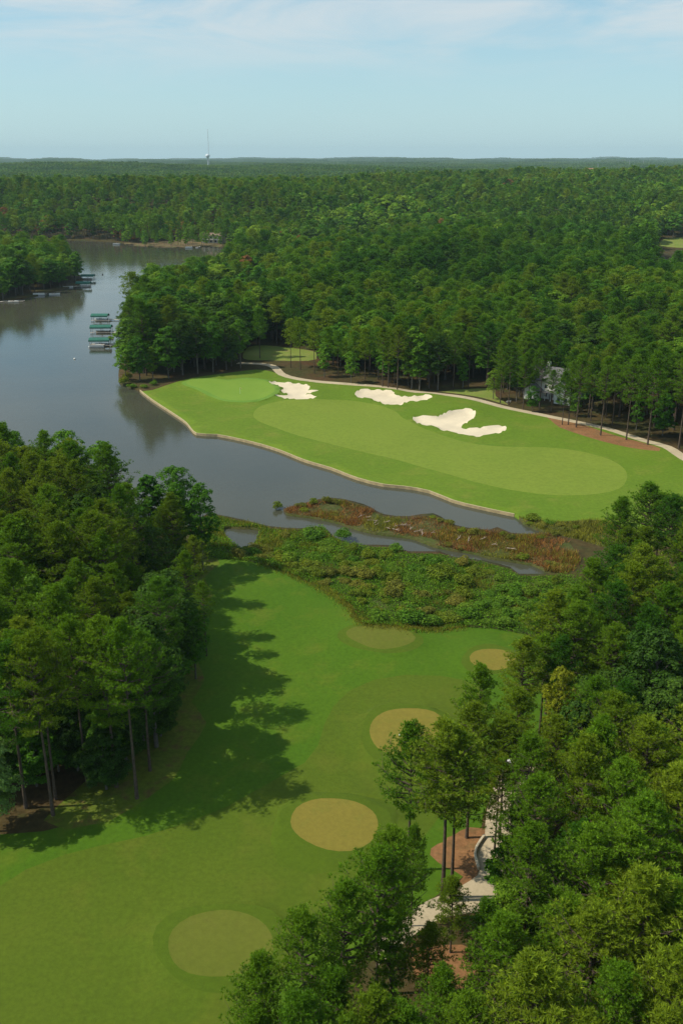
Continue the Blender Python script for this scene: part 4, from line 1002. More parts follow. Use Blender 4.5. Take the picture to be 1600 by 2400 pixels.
def instancer(name, pts, var, rot, scl, coll):
    me = bpy.data.meshes.new(name); me.vertices.add(len(pts)); me.vertices.foreach_set('co', np.array(pts, np.float32).ravel())
    a = me.attributes.new('kind_index', 'INT', 'POINT'); a.data.foreach_set('value', np.array(var, np.int32))
    a = me.attributes.new('turn', 'FLOAT', 'POINT'); a.data.foreach_set('value', np.array(rot, np.float32))
    a = me.attributes.new('size', 'FLOAT_VECTOR', 'POINT'); a.data.foreach_set('vector', np.array(scl, np.float32).ravel())
    o = link(name, me)
    ng = bpy.data.node_groups.new(name, 'GeometryNodeTree')
    ng.interface.new_socket('Geometry', in_out='INPUT', socket_type='NodeSocketGeometry'); ng.interface.new_socket('Geometry', in_out='OUTPUT', socket_type='NodeSocketGeometry')
    n = ng.nodes; l = ng.links
    gi, go = n.new('NodeGroupInput'), n.new('NodeGroupOutput'); ip = n.new('GeometryNodeInstanceOnPoints'); mtp = n.new('GeometryNodeMeshToPoints')
    ci = n.new('GeometryNodeCollectionInfo'); ci.inputs['Collection'].default_value = coll; ci.inputs['Separate Children'].default_value = True; ci.inputs['Reset Children'].default_value = True
    def attr(nm, ty):
        q = n.new('GeometryNodeInputNamedAttribute'); q.data_type = ty; q.inputs['Name'].default_value = nm; return q.outputs['Attribute']
    l.new(gi.outputs[0], mtp.inputs['Mesh']); l.new(mtp.outputs[0], ip.inputs['Points']); l.new(ci.outputs[0], ip.inputs['Instance']); ip.inputs['Pick Instance'].default_value = True
    l.new(attr('kind_index', 'INT'), ip.inputs['Instance Index']); l.new(attr('size', 'FLOAT_VECTOR'), ip.inputs['Scale'])
    cx = n.new('ShaderNodeCombineXYZ'); l.new(attr('turn', 'FLOAT'), cx.inputs['Z'])
    try:
        er = n.new('FunctionNodeEulerToRotation'); l.new(cx.outputs[0], er.inputs[0]); l.new(er.outputs[0], ip.inputs['Rotation'])
    except Exception:
        l.new(cx.outputs[0], ip.inputs['Rotation'])
    l.new(ip.outputs[0], go.inputs[0])
    md = o.modifiers.new('forest', 'NODES'); md.node_group = ng
    return o
fo_ = instancer('forest', pts, var, rot, scl, protos)
tag(fo_, 'dense mixed forest of pines and broadleaf trees spreading to the horizon', 'forest', kind='stuff')
print('trees', TREES_N, 'single', int(single.sum()), 'mass', len(pts))

# ------------------------------------------------------------------ marsh and thicket
def shrub_mesh(r, hgt_, n, ls):
    L = []; 
    nl = 9
    az = rng.uniform(0, 6.28, nl); rr_ = np.sqrt(rng.uniform(0, 1, nl)) * r * .6
    Lc = np.column_stack([rr_ * np.cos(az), rr_ * np.sin(az), hgt_ * rng.uniform(.25, .7, nl)])
    idx = rng.integers(0, nl, n); u = rand_unit(n); u[:, 2] = np.abs(u[:, 2]) * 1.1 - .25
    C = Lc[idx] + u * np.array([r * .45, r * .45, hgt_ * .35]) * (rng.uniform(.5, 1.1, n) ** .5)[:, None]
    C[:, 2] = np.maximum(C[:, 2], .03)
    Nn = u + rand_unit(n) * .7 + np.array([0, 0, .3]); Nn /= np.linalg.norm(Nn, axis=1)[:, None]
    V, Fc = leaves(C, Nn, ls * rng.uniform(.6, 1.4, n))
    return mesh_np('shrub', V, Fc, [M['shrub_g']])
SHR = [shrub_mesh(1.0, 1.3, 1100, .15), shrub_mesh(1.0, 1.6, 1200, .14), shrub_mesh(1.0, 1.0, 1000, .14)]
SHL = {'shrub_g': 'deep green', 'shrub_y': 'yellow-green', 'shrub_o': 'olive'}
shrubs = []
for (dx, dy, r, lf, lb) in [
    (724, 1240, 3.3, 'shrub_g', 'large dark green round bush at the water edge of the thicket'), (784, 1238, 2.5, 'shrub_g', 'dark green round bush right of the largest one by the channel'), (640, 1166, 1.6, 'shrub_y', 'small bush standing alone in the lake off the reed island'),
    (912, 1268, 2.0, 'shrub_g', 'dark upright bush on the channel bank'), (1012, 1325, 3.6, 'shrub_y', 'big light green bush in the middle of the thicket'), (580, 1275, 2.0, 'shrub_g', 'glossy bush beside the small marsh pond'),
    (940, 1436, 3.0, 'shrub_g', 'dark low bush casting shade above the top round tee'), (870, 1428, 2.2, 'shrub_g', 'low dark bush left of the dark one above the top tee'), (985, 1436, 2.4, 'shrub_g', 'low dark bush right of the dark one above the top tee'),
    (1225, 1196, 2.2, 'shrub_y', 'leafy bush at the end of the timber bulkhead'), (1260, 1204, 1.6, 'shrub_g', 'second bush from the end of the timber bulkhead'),
    (283, 884, 2.6, 'shrub_y', 'yellow-green bush at the tip of the small headland'), (304, 891, 2.2, 'shrub_g', 'green bush at the water by the start of the bulkhead'),
    (330, 893, 1.8, 'shrub_g', 'low green bush between the headland and the putting green'), (292, 874, 2.4, 'shrub_o', 'olive bush behind the headland tip'), (352, 886, 1.9, 'shrub_g', 'low green bush under the trees left of the putting green'),
    (308, 745, 2.6, 'shrub_o', 'olive bush on the shore beside the boat docks')]:
    x, y = gp(dx, dy, .3); shrubs.append((x, y, r, lf, lb))
X, Y = scatter(-60, 110, 120, 240, 3.3)
mI = inside(P['marsh'], X, Y) & (dist_to(P['pond'], X, Y, maxd=2) > 1) & ~inside(P['pond'], X, Y) & (dist_to(P['marsh'], X, Y, maxd=3) > 1.2)
ppx = np.array([to_pix(a, b_, .3) for a, b_ in zip(X, Y)])
mI &= (ppx[:, 1] > 1235) & (ppx[:, 0] > 540)
cnt = 0
for i in np.nonzero(mI)[0]:
    if min(math.hypot(s_[0] - X[i], s_[1] - Y[i]) for s_ in shrubs) < 2.0: continue
    b_ = blotch(X[i:i+1], Y[i:i+1], 6, 1)[0] + rng.uniform(-.25, .25)
    shrubs.append((X[i], Y[i], rng.uniform(1.0, 2.5), 'shrub_o' if b_ > .85 else ('shrub_y' if b_ > .36 else 'shrub_g'), None)); cnt += 1
ISL = [(690, 1166), (722, 1160), (752, 1156), (775, 1158), (700, 1176), (742, 1180), (768, 1186), (994, 1192), (1012, 1200), (1030, 1206), (1060, 1222), (1085, 1228), (1106, 1230), (1155, 1232), (1175, 1240), (1205, 1244),
       (1240, 1238), (1275, 1232), (1300, 1222), (1215, 1206), (1240, 1212), (1285, 1210), (1320, 1215), (1265, 1300), (1290, 1290), (1200, 1288), (1030, 1256), (1060, 1262)]
for i, (dx, dy) in enumerate(ISL):
    x, y = gp(dx, dy, .3); shrubs.append((x, y, rng.uniform(.9, 1.7), ['shrub_o', 'shrub_y', 'shrub_o'][i % 3], 'ISL'))
for l_, nm_ in (('shrub_o', 'olive'), ('shrub_y', 'yellow-green')):
    q_ = sorted([k for k, s_ in enumerate(shrubs) if s_[4] == 'ISL' and s_[3] == l_], key=lambda k: to_pix(shrubs[k][0], shrubs[k][1], .3)[0])
    for j, k in enumerate(q_):
        m2 = min(j, len(q_) - 1 - j); sd_ = 'left' if j < len(q_) / 2 else 'right'
        shrubs[k] = shrubs[k][:4] + ('low %s bush on the reed island, %s of its colour from the %s' % (nm_, ('first', 'second', 'third', 'fourth', 'fifth', 'sixth', 'seventh', 'eighth', 'ninth', 'tenth')[m2], sd_),)
SLM = [('the large round bush', (724, 1240)), ('the small marsh pond', (560, 1240)), ('the top round tee', (880, 1467)), ('the big light green bush', (1012, 1325)), ('the right end of the channel', (1230, 1318)),
       ('the tan strip by the near rough', (800, 1385)), ('the foot of the right wood', (1200, 1430)), ('the small right tee', (1150, 1500)), ('the reeds by the right wood', (1240, 1360)), ('the upper left end of the near rough', (560, 1290)), ('the dark upright bush', (912, 1268)), ('the low dark bushes', (1090, 1420)), ('the last reeds on the right', (1330, 1330)), ('the channel mouth', (1090, 1290))]
SLP = np.array([gp(*q, .3) for _, q in SLM]); rk = {}
for s_ in sorted([q for q in shrubs if q[4] is None], key=lambda q: min(math.hypot(q[0] - a, q[1] - b_) for a, b_ in SLP)):
    l = int(np.argmin(np.hypot(SLP[:, 0] - s_[0], SLP[:, 1] - s_[1]))); k = (l, s_[3]); n_ = rk.get(k, 0); rk[k] = n_ + 1
    lb = ('%s %s thicket bush to ' % (ORD[n_], SHL[s_[3]]) if n_ < 12 else '%s thicket bush crowded among others round ' % SHL[s_[3]]) + SLM[l][0]
    shrubs[shrubs.index(s_)] = s_[:4] + (lb,)
for (x, y, r, lf, lb) in shrubs:
    o = link('shrub', SHR[int(rng.integers(0, 3))], None, (x, y, h1(x, y) - .05), rng.uniform(0, 6.28)); o.scale = (r, r, r * rng.uniform(.45, .8))
    if 'in the lake' in lb: o.location.z = .0
    o.material_slots[0].link = 'OBJECT'; o.material_slots[0].material = M[lf]
    tag(o, lb, 'bush', 'bushes of the marsh thicket')
print('shrubs', len(shrubs))

def in_poly_points(key, dens, extra=None):
    Pk = P[key]; a, b_ = Pk.min(0), Pk.max(0); n = int((b_[0] - a[0]) * (b_[1] - a[1]) * dens)
    X = rng.uniform(a[0], b_[0], n); Y = rng.uniform(a[1], b_[1], n); m_ = inside(Pk, X, Y)
    return X[m_], Y[m_]
def blade_field(name, label, cat, sets, mat, hmin, hmax, w, lean=.35):
    X = np.concatenate([s[0] for s in sets]); Y = np.concatenate([s[1] for s in sets])
    m_ = ~inside(P['pond'], X, Y) & ~inside(P['water'], X, Y); X, Y = X[m_], Y[m_]; Z = hgt(X, Y) - .05
    Dd = rand_unit(len(X)) * lean + np.array([0, 0, 1]); Dd /= np.linalg.norm(Dd, axis=1)[:, None]
    cl = (.45 + .9 * np.clip(blotch(X, Y, 14, 3), 0, 1)) * rng.uniform(hmin, hmax, len(X))
    V, Fc = blades(np.column_stack([X, Y, Z]), Dd, cl, np.full(len(X), w))
    tag(link(name, mesh_np(name, V, Fc, [M[mat]])), label, cat, kind='stuff')
def clump(X, Y, thr, ph, s=9):
    m_ = blotch(X, Y, s, ph) + rng.uniform(-.2, .2, len(X)) > thr; return X[m_], Y[m_]
A1 = in_poly_points('marsh_red', 26); A2 = in_poly_points('marsh', 18); A3 = in_poly_points('marsh_r', 26)
q = np.array([to_pix(a, b_, .3) for a, b_ in zip(*A2)]); west = (q[:, 1] < 1262) & (q[:, 0] < 770); A2w = (A2[0][west], A2[1][west])
blade_field('dead_reeds', 'rust-brown dead reeds covering the long marsh island', 'reeds', [clump(*A1, .28, 0)], 'reed_red', .5, 1.3, .13, .7)
blade_field('marsh_grass', 'olive and yellow marsh grass along the water edges', 'marsh grass', [clump(*A1, .52, 2.4), A3, clump(*A2w, .15, 1), clump(*A2, .8, 4)], 'reed', .5, 1.3, .14, .5)
# leafy weeds under the bushes
X, Y = in_poly_points('marsh', 42); Z = hgt(X, Y)
m_ = ~inside(P['pond'], X, Y) & ~inside(P['water'], X, Y); X, Y, Z = X[m_], Y[m_], Z[m_]
Nn = rand_unit(len(X)) * .8 + np.array([0, 0, .8]); Nn /= np.linalg.norm(Nn, axis=1)[:, None]
V, Fc = leaves(np.column_stack([X, Y, Z + rng.uniform(.0, 1.3, len(X)) * np.clip(blotch(X, Y, 11, 5), .1, 1)]), Nn, rng.uniform(.14, .34, len(X)))
tag(link('weeds', mesh_np('weeds', V, Fc, [M['weed']])), 'bright green leafy weeds filling the marsh thicket', 'weeds', kind='stuff')
# ragged tan grass between the near rough and the thicket
edge = np.array([gp(*q_) for q_ in ((600, 1302), (660, 1324), (720, 1350), (780, 1382), (808, 1402), (818, 1424), (838, 1444), (930, 1450), (990, 1452), (1060, 1438))])
tt = rng.uniform(0, len(edge) - 1.001, 9000); ii = tt.astype(int); fr = (tt - ii)[:, None]; E = edge[ii] * (1 - fr) + edge[ii + 1] * fr + rng.normal(0, .9, (len(tt), 2)) + np.array([.6, .8])
Dd = rand_unit(len(E)) * .6 + np.array([0, 0, 1]); Dd /= np.linalg.norm(Dd, axis=1)[:, None]
V, Fc = blades(np.column_stack([E, hgt(E[:, 0], E[:, 1]) - .03]), Dd, rng.uniform(.25, .7, len(E)), np.full(len(E), .11))
tag(link('tall_grass', mesh_np('tall_grass', V, Fc, [M['reed']])), 'ragged tan grass fringe between mown rough and thicket', 'tall grass', kind='stuff')

# driftwood on the reed island
DW = [(850, 1195), (858, 1200), (866, 1204), (884, 1206), (900, 1209), (915, 1212), (930, 1214), (946, 1221), (958, 1222), (826, 1188), (975, 1228), (990, 1230), (892, 1216), (872, 1212), (908, 1222), (1048, 1238), (1072, 1246), (1110, 1240), (1140, 1256), (1176, 1262)]
DWL = []
for i, (dx, dy) in enumerate(DW):
    dx += rng.uniform(-9, 9); dy += rng.uniform(-5, 4); x, y = gp(dx, dy, .5); mb = MB(); L_ = rng.uniform(.9, 3.2)
    mb.tube([(-L_ / 2, 0, .1), (0, rng.uniform(-.2, .2), .35), (L_ / 2, rng.uniform(-.3, .3), rng.uniform(.3, .9))], [.11, .09, .04], 6)
    mb.tube([(0, 0, .3), (L_ * .2, .5, .7)], [.06, .02], 5)
    mb.tube([(-L_ * .2, 0, .22), (-L_ * .05, -.5, .6)], [.05, .02], 5)
    o = mb.build('driftwood', 'dead_wood', None, (x, y, h1(x, y) + .3), rng.uniform(-1.2, 1.5)); 
    DWL.append((o, dx))
    tag(o, 'bleached dead branch', 'driftwood', 'bleached branches on the reed island')

DWL.sort(key=lambda q: q[1])
for i, (o, dx) in enumerate(DWL):
    n_ = len(DWL); k = min(i, n_ - 1 - i); side = 'left' if i < n_ / 2 else 'right'
    o['label'] = 'bleached dead branch on the reed island, %s from its %s end' % (('first', 'second', 'third', 'fourth', 'fifth', 'sixth', 'seventh', 'eighth', 'ninth', 'tenth')[k], side)
# ------------------------------------------------------------------ timber bulkhead and stone curb
def wall_strip(name, pts, thick, z0, top, mat, capmat, capname, label, cat):
    root = thing(name, label, cat, (0, 0, 0))
    c_ = np.array(pts)
    def strip(off0, off1, za, zb_, nm, mt):
        t = np.gradient(c_, axis=0); t /= np.linalg.norm(t, axis=1)[:, None]; n_ = np.stack([-t[:, 1], t[:, 0]], 1)
        A, B = c_ + n_ * off0, c_ + n_ * off1
        zA = za(c_) if callable(za) else np.full(len(c_), za); zB = zb_(c_) if callable(zb_) else np.full(len(c_), zb_)
        V = np.concatenate([np.column_stack([A, zA]), np.column_stack([B, zA]), np.column_stack([B, zB]), np.column_stack([A, zB])]); n = len(c_)
        Fc = []
        for i in range(n - 1):
            for k in range(4): a, b_ = k * n, ((k + 1) % 4) * n; Fc.append((a + i, a + i + 1, b_ + i + 1, b_ + i))
        Fc += [(0, n, 2 * n, 3 * n), (n - 1, 4 * n - 1, 3 * n - 1, 2 * n - 1)]
        return link(nm, mesh_np(nm, V, np.array(Fc), [M[mt]]), root)
    strip(-thick / 2, thick / 2, z0, lambda c: top(c) - .06, 'wall_face', mat)
    strip(-thick / 2 - .02, thick / 2 + .02, lambda c: top(c) - .06, top, capname, capmat)
    return root
bk = smooth([gp(*q_, 0) for q_ in BULK], 3, closed=False)
r_ = wall_strip('bulkhead', bk, .20, -.5, lambda c: hgt(c[:, 0], c[:, 1]) * 0 + .78, 'bulkhead_wood', 'bulkhead_cap', 'cap_board', 'low timber bulkhead with pale cap holding the far fairway above the lake', 'retaining wall')
wc = smooth([gp(*q_) for q_ in WALLC], .6, closed=False)
wall_strip('curb_wall', wc, .22, .2, lambda c: hgt(c[:, 0], c[:, 1]) + .45, 'curb_stone', 'curb_stone', 'coping', 'curved pale stone curb beside the near cart path', 'curb')

# ------------------------------------------------------------------ golf furniture
x, y = gp(552, 907); z = h1(x, y)
t = thing('golf_flag', 'thin flagstick standing in the cup of the putting green', 'golf flag', (x, y, z))
MB().tube([(0, 0, 0), (0, 0, 2.3)], .03, 6).build('pole', 'white_paint', t)
mb = MB(); mb.box(0, .55, -.012, .012, 1.85, 2.25); mb.build('flag', 'flag_cloth', t)
for (dx, dy, lb) in ((917, 1727 * .98, 'white tee marker on the third round tee from the bottom'), (1167, 1520, 'white tee marker on the small round tee at the right')):
    x, y = gp(dx, dy); mb = MB(); mb.lathe([(.02, 0), (.10, .02), (.12, .09), (.08, .16), (.01, .2)], 12)
    tag(mb.build('tee_marker', 'white_paint', None, (x, y, h1(x, y)), smooth_=True), lb, 'tee marker')

def bench(loc, rz, label):
    t = thing('park_bench', label, 'bench', loc, rz)
    mb = MB()
    for k in range(3): mb.box(-.8, .8, -.25 + k * .17, -.12 + k * .17, .43, .47)
    mb.build('seat', 'white_paint', t)
    mb = MB()
    for k in range(3): mb.box(-.8, .8, .25, .29, .55 + k * .14, .65 + k * .14)
    mb.build('backrest', 'white_paint', t)
    for s in (-.65, .65):
        MB().box(s - .04, s + .04, -.24, .30, 0, .43).build('leg', 'metal_grey', t)
x, y = gp(1167, 925); bench((x, y, h1(x, y)), R(200), 'small pale bench between two pine trunks by the far path')

def golf_cart(loc, rz, label):
    t = thing('golf_cart', label, 'golf cart', loc, rz)
    mb = MB(); mb.prism([(-1.15, .3), (1.15, .3), (1.2, .62), (.75, .82), (.5, .82), (.35, .45), (-.25, .45), (-.3, .75), (-1.1, .75)], -.58, .58); mb.build('body', 'cart_body', t)
    mb = MB(); mb.box(-.32, .2, -.52, .52, .72, .86); mb.box(-.42, -.30, -.52, .52, .8, 1.25); mb.build('seat', 'boat_tan', t)
    mb = MB()
    for a in (-.52, .52):
        mb.tube([(.75, a, .8), (.5, a, 1.85)], .025, 6); mb.tube([(-.75, a, .75), (-.65, a, 1.85)], .025, 6)
    mb.build('frame', 'dark_gear', t)
    mb = MB(); mb.box(-.95, .75, -.62, .62, 1.85, 1.93); mb.box(-.90, .70, -.57, .57, 1.93, 1.97); mb.build('roof', 'cart_body', t)
    for a in (-.78, .78):
        for s in (-.62, .62):
            mb = MB(); mb.tube([(a, s - .09, .24), (a, s + .09, .24)], .24, 14); w = mb.build('wheel', 'tyre_rubber', t)
            MB().tube([(a, s - .10, .24), (a, s + .10, .24)], .12, 10).build('hub', 'metal_grey', w)
    return t
x, y = gp(1180, 1760); golf_cart((x, y, h1(x, y)), R(200), 'white roofed golf cart half hidden by pines at the top of the near path')

# ------------------------------------------------------------------ docks and boats
def dock(loc, rz, label, L_=9, lift=True, boat=True, arm=14, pontoon=False, tall=2.6):
    """a pier that runs out to a boat slip; local +x points to the shore"""
    t = thing('boat_dock', label, 'dock', loc, rz, 'docks round the lake')
    mb = MB(); mb.box(-L_, 0, -2.9, -1.9, .42, .55); mb.box(-L_, 0, 1.9, 2.6, .42, .55); mb.box(0, 1.3, -2.9, 2.6, .42, .551); mb.box(1.3, arm, -.65, .65, .40, .53)
    mb.build('deck', 'dock_boards', t)
    for xx in (-L_ + .15, -L_ / 2, -.15):
        for yy in (-1.85, 1.85): MB().tube([(xx, yy, -.8), (xx, yy, (tall if lift else .9))], .09, 6).build('piling', 'post_wood', t)
    for xx in np.arange(3, arm, 3.5): MB().tube([(xx, .72, -.8), (xx, .72, .7)], .08, 6).build('piling', 'post_wood', t)
    if lift:
        prof = [(-2.5, tall), (-2.35, tall + .35), (-1.4, tall + .85), (0, tall + 1.05), (1.4, tall + .85), (2.35, tall + .35), (2.5, tall), (2.42, tall), (1.4, tall + .76), (0, tall + .96), (-1.4, tall + .76), (-2.42, tall)]
        mb = MB(); mb.add(*_prism_x(prof, -L_ - .2, .1)); mb.build('canopy', 'green_canvas', t)
        mb = MB()
        for yy in (-2.42, 2.42): mb.box(-L_ - .22, .12, yy - .1, yy + .1, tall - .42, tall)
        for xx in (-L_ - .2, .06): mb.box(xx - .02, xx + .02, -2.4, 2.4, tall - .02, tall + .3)
        mb.build('valance', 'green_canvas', t)
    return t
def _prism_x(prof, xa, xb):
    n = len(prof)
    return [(xa, a, b_) for a, b_ in prof] + [(xb, a, b_) for a, b_ in prof], [tuple(range(n)), tuple(range(2 * n - 1, n - 1, -1))] + [(i, (i + 1) % n, (i + 1) % n + n, i + n) for i in range(n)]
def motor_boat(loc, rz, label, L_=6.5, mat='boat_white', z=.0):
    t = thing('motor_boat', label, 'boat', loc, rz, 'boats at the docks')
    st = []; n = 9
    for i in range(n):
        u = i / (n - 1); w = 1.15 * math.sin(math.pi * min(.5, .5 * (1 - u) ** .55 + .02)) if u > .45 else 1.15 * (.9 + .1 * u / .45)
        xx = -L_ / 2 + u * L_; hh = .75 + .25 * u * u; kz = -.15 + .4 * max(0, u - .6)
        st.append([(xx, -w, hh), (xx, -w * .8, .12 + kz), (xx, 0, -.18 + kz), (xx, w * .8, .12 + kz), (xx, w, hh), (xx, w * .8, hh - .02), (xx, w * .66, hh - (.38 if .06 < u < .62 else .02)), (xx, 0, hh - (.38 if .06 < u < .62 else -.05)), (xx, -w * .66, hh - (.38 if .06 < u < .62 else .02)), (xx, -w * .8, hh - .02)])
    mb = MB(); k = 10; mb.add([p for r in st for p in r], [(i * k + j, i * k + (j + 1) % k, (i + 1) * k + (j + 1) % k, (i + 1) * k + j) for i in range(n - 1) for j in range(k)] + [tuple(range(k))[::-1], tuple((n - 1) * k + j for j in range(k))])
    mb.build('hull', mat, t)
    mb = MB(); mb.add([(.6, -.9, .86), (.6, .9, .86), (.15, .8, 1.3), (.15, -.8, 1.3), (.56, -.9, .86), (.56, .9, .86), (.11, .8, 1.3), (.11, -.8, 1.3)], [(0, 1, 2, 3), (7, 6, 5, 4), (0, 4, 5, 1), (1, 5, 6, 2), (2, 6, 7, 3), (3, 7, 4, 0)]); mb.build('windscreen', 'window_glass', t)
    mb = MB(); mb.box(-1.6, -.9, -.7, .7, .5, .85); mb.box(-.3, .0, -.7, -.15, .5, .95); mb.box(-.3, .0, .15, .7, .5, .95); mb.build('seat', 'boat_tan', t)
    mb = MB(); mb.box(-L_ / 2 - .45, -L_ / 2, -.22, .22, .35, 1.15); mb.tube([(-L_ / 2 - .25, 0, .4), (-L_ / 2 - .25, 0, -.5)], .08, 6); mb.build('outboard_motor', 'dark_gear', t)
    return t
def pontoon_boat(loc, rz, label, canopy=False):
    t = thing('pontoon_boat', label, 'boat', loc, rz, 'boats at the docks')
    for s in (-.9, .9): MB().tube([(-3.4, s, .2), (3.1, s, .2), (3.7, s, .35)], [.32, .32, .08], 10).build('float', 'metal_grey', t)
    MB().box(-3.4, 3.4, -1.25, 1.25, .5, .6).build('deck', 'boat_white', t)
    mb = MB()
    for s in (-1.22, 1.22): mb.box(-3.3, 3.2, s - .03, s + .03, .6, 1.25)
    mb.box(3.17, 3.23, -1.2, 1.2, .6, 1.25); mb.box(-3.33, -3.27, -1.2, 1.2, .6, 1.25); mb.build('railing', 'boat_white', t)
    mb = MB(); mb.box(-3.1, -1.6, -1.05, 1.05, .6, 1.0); mb.box(1.2, 3.0, -1.1, -.5, .6, 1.0); mb.box(1.2, 3.0, .5, 1.1, .6, 1.0); mb.build('seat', 'boat_tan', t)
    MB().box(-.3, .3, .2, .9, .6, 1.4).build('console', 'boat_white', t)
    if canopy:
        mb = MB()
        for a in (-2.6, .4):
            for s in (-1.15, 1.15): mb.tube([(a, s, .6), (a, s, 2.35)], .03, 5)
        mb.build('canopy_frame', 'metal_grey', t); MB().box(-2.9, .7, -1.25, 1.25, 2.35, 2.43).build('canopy', 'green_canvas', t)
    return t
def wat(dx, dy): x, y = gp(dx, dy, .3); return (x, y, 0)
# the three green-canopied docks reach left from the shore
p = wat(250, 735); dock(p, R(0), 'boat dock with green canopy, furthest of the three by the olive bush', 8.5, arm=9.5); motor_boat((p[0] - 4, p[1], .12), R(180), 'white motorboat under the furthest green dock canopy')
p = wat(258, 763); dock(p, R(3), 'boat dock with the broadest green canopy, middle of the three', 10, arm=10, tall=2.9); motor_boat((p[0] - 4.5, p[1], .12), R(183), 'boat with tan hull under the middle green dock canopy', mat='boat_tan'); motor_boat((p[0] + 4, p[1] - 2.2, 0), R(185), 'small white boat moored beside the pier of the middle dock', 5)
p = wat(254, 792); dock(p, R(2), 'boat dock with green canopy, nearest of the three with a white pier', 9, arm=8); pontoon_boat((p[0] - 5, p[1] - 4.2, 0), R(180), 'white pontoon boat moored in front of the nearest green canopy'); motor_boat((p[0] - 4, p[1], .12), R(182), 'white motorboat under the nearest green dock canopy'); motor_boat((p[0] + 3.8, p[1] + 2, 0), R(180), 'white motorboat tied behind the pier of the nearest dock', 5.5)
# left peninsula
p = wat(188, 641); dock(p, R(180), 'boat dock with green canopy, upper one off the left peninsula', 9, arm=7); motor_boat((p[0] + 4, p[1], .12), 0, 'boat under the upper green canopy off the left peninsula')
p = wat(212, 658); dock((p[0] - 10, p[1], 0), R(180), 'boat dock with green canopy, lower one off the left peninsula', 9, arm=10); motor_boat((p[0] - 4, p[1], .12), 0, 'white motorboat under the lower green canopy off the left peninsula'); motor_boat((p[0] - 15, p[1] - 3, 0), R(10), 'white motorboat moored left of the lower peninsula canopy')
p = wat(70, 676); dock((p[0], p[1], 0), R(188), 'open white pier without canopy under the peninsula trees', 10, lift=False, arm=6); pontoon_boat((p[0] + 6, p[1] - 2, 0), R(8), 'white pontoon boat at the open pier under the peninsula trees'); motor_boat((p[0] + 15, p[1] + .5, 0), R(8), 'low white boat at the right end of the open peninsula pier')
p = wat(8, 693); dock((p[0], p[1], 0), R(186), 'open grey pier without canopy at the left edge of the lake', 12, lift=False, arm=5); motor_boat((p[0] + 6, p[1], 0), R(6), 'pale boat at the grey pier by the left edge', 6)
# far shore
p = wat(268, 561); pontoon_boat(p, R(0), 'white pontoon boat anchored off the tip of the far soil bank')
p = wat(434, 569); pontoon_boat((p[0], p[1], 0), R(5), 'white pontoon boat beached on the far shore lawn'); x, y = gp(447, 569, .3); motor_boat((x + 3, y + 5, .0), R(70), 'white boat with raised bow beside the far beached pontoon boat', 7)
# floating buoy and duck
x, y = gp(236, 631, 0); mb = MB(); mb.lathe([(.02, -.2), (.45, -.05), (.5, .35), (.3, .75), (.08, .9), (.01, .92)], 12); tag(mb.build('buoy', 'dark_gear', None, (x, y, 0), smooth_=True), 'small dark buoy floating in the middle of the lake arm', 'buoy')
x, y = gp(172, 825, 0); mb = MB(); mb.lathe([(.02, -.2), (.4, -.05), (.45, .25), (.2, .5), (.01, .55)], 12); tag(mb.build('buoy', 'white_paint', None, (x, y, 0), smooth_=True), 'small white buoy on the open lake left of the docks', 'buoy')

# ------------------------------------------------------------------ buildings
def gable(t, cx, cy_, w, d, zb, ze, pitch, wall, roof, axis='x', ov=.5, rname='roof', wname='wall'):
    """gabled block; ridge along axis"""
    def tr(poly, a, b_, nm, mt):
        n = len(poly); V = ([(a, q[0], q[1]) for q in poly] + [(b_, q[0], q[1]) for q in poly]) if axis == 'x' else ([(q[0], a, q[1]) for q in poly] + [(q[0], b_, q[1]) for q in poly])
        mb = MB(); mb.add([(v[0] + cx, v[1] + cy_, v[2]) for v in V], [tuple(range(n)), tuple(range(2 * n - 1, n - 1, -1))] + [(i, (i + 1) % n, (i + 1) % n + n, i + n) for i in range(n)])
        return mb.build(nm, mt, t)
    L_, S_ = (w, d) if axis == 'x' else (d, w)
    rh = S_ / 2 * pitch
    wl_ = tr([(-S_ / 2, zb), (S_ / 2, zb), (S_ / 2, ze), (0, ze + rh), (-S_ / 2, ze)], -L_ / 2, L_ / 2, wname, wall)
    th = .25; e = S_ / 2 + ov; ez = ze - ov * pitch
    rf = tr([(-e, ez + .02), (0, ze + rh + .02), (e, ez + .02), (e, ez + th), (0, ze + rh + th + .08), (-e, ez + th)], -L_ / 2 - ov, L_ / 2 + ov, rname, roof)
    return wl_, rf
def window(t, x, y, z, w=1.0, h_=1.4, face='y-'):
    dx_, dy_ = (w / 2, .05) if face[0] == 'y' else (.05, w / 2)
    f = MB().box(x - dx_ - (.1 if face[0] == 'y' else 0), x + dx_ + (.1 if face[0] == 'y' else 0), y - dy_ - (.1 if face[0] == 'x' else 0), y + dy_ + (.1 if face[0] == 'x' else 0), z - .1, z + h_ + .1).build('window', 'white_paint', t)
    s = .03
    MB().box(x - dx_ - (s if face[0] == 'x' else 0), x + dx_ + (s if face[0] == 'x' else 0), y - dy_ - (s if face[0] == 'y' else 0), y + dy_ + (s if face[0] == 'y' else 0), z, z + h_).build('pane', 'window_glass', f)
x, y = house_white; z = h1(x, y)
t = thing('house', 'white two-storey house with grey roof showing between the pines behind the far path', 'house', (x, y, z), R(-36))
gable(t, 0, 6, 17, 9, -.3, 6.6, .85, 'white_paint', 'roof_grey', 'x'); gable(t, 5.5, .5, 6, 6, -.3, 5.6, .9, 'white_paint', 'roof_grey', 'y'); gable(t, -6.5, 0, 5, 5, -.3, 3.4, .7, 'white_paint', 'roof_grey', 'y')
for wx in (-2.5, 0, 2): window(t, wx, 1.5, .9); window(t, wx, 1.5, 3.9)
for wx in (4.2, 6.8): window(t, wx, -2.5, .9); window(t, wx, -2.5, 3.6)
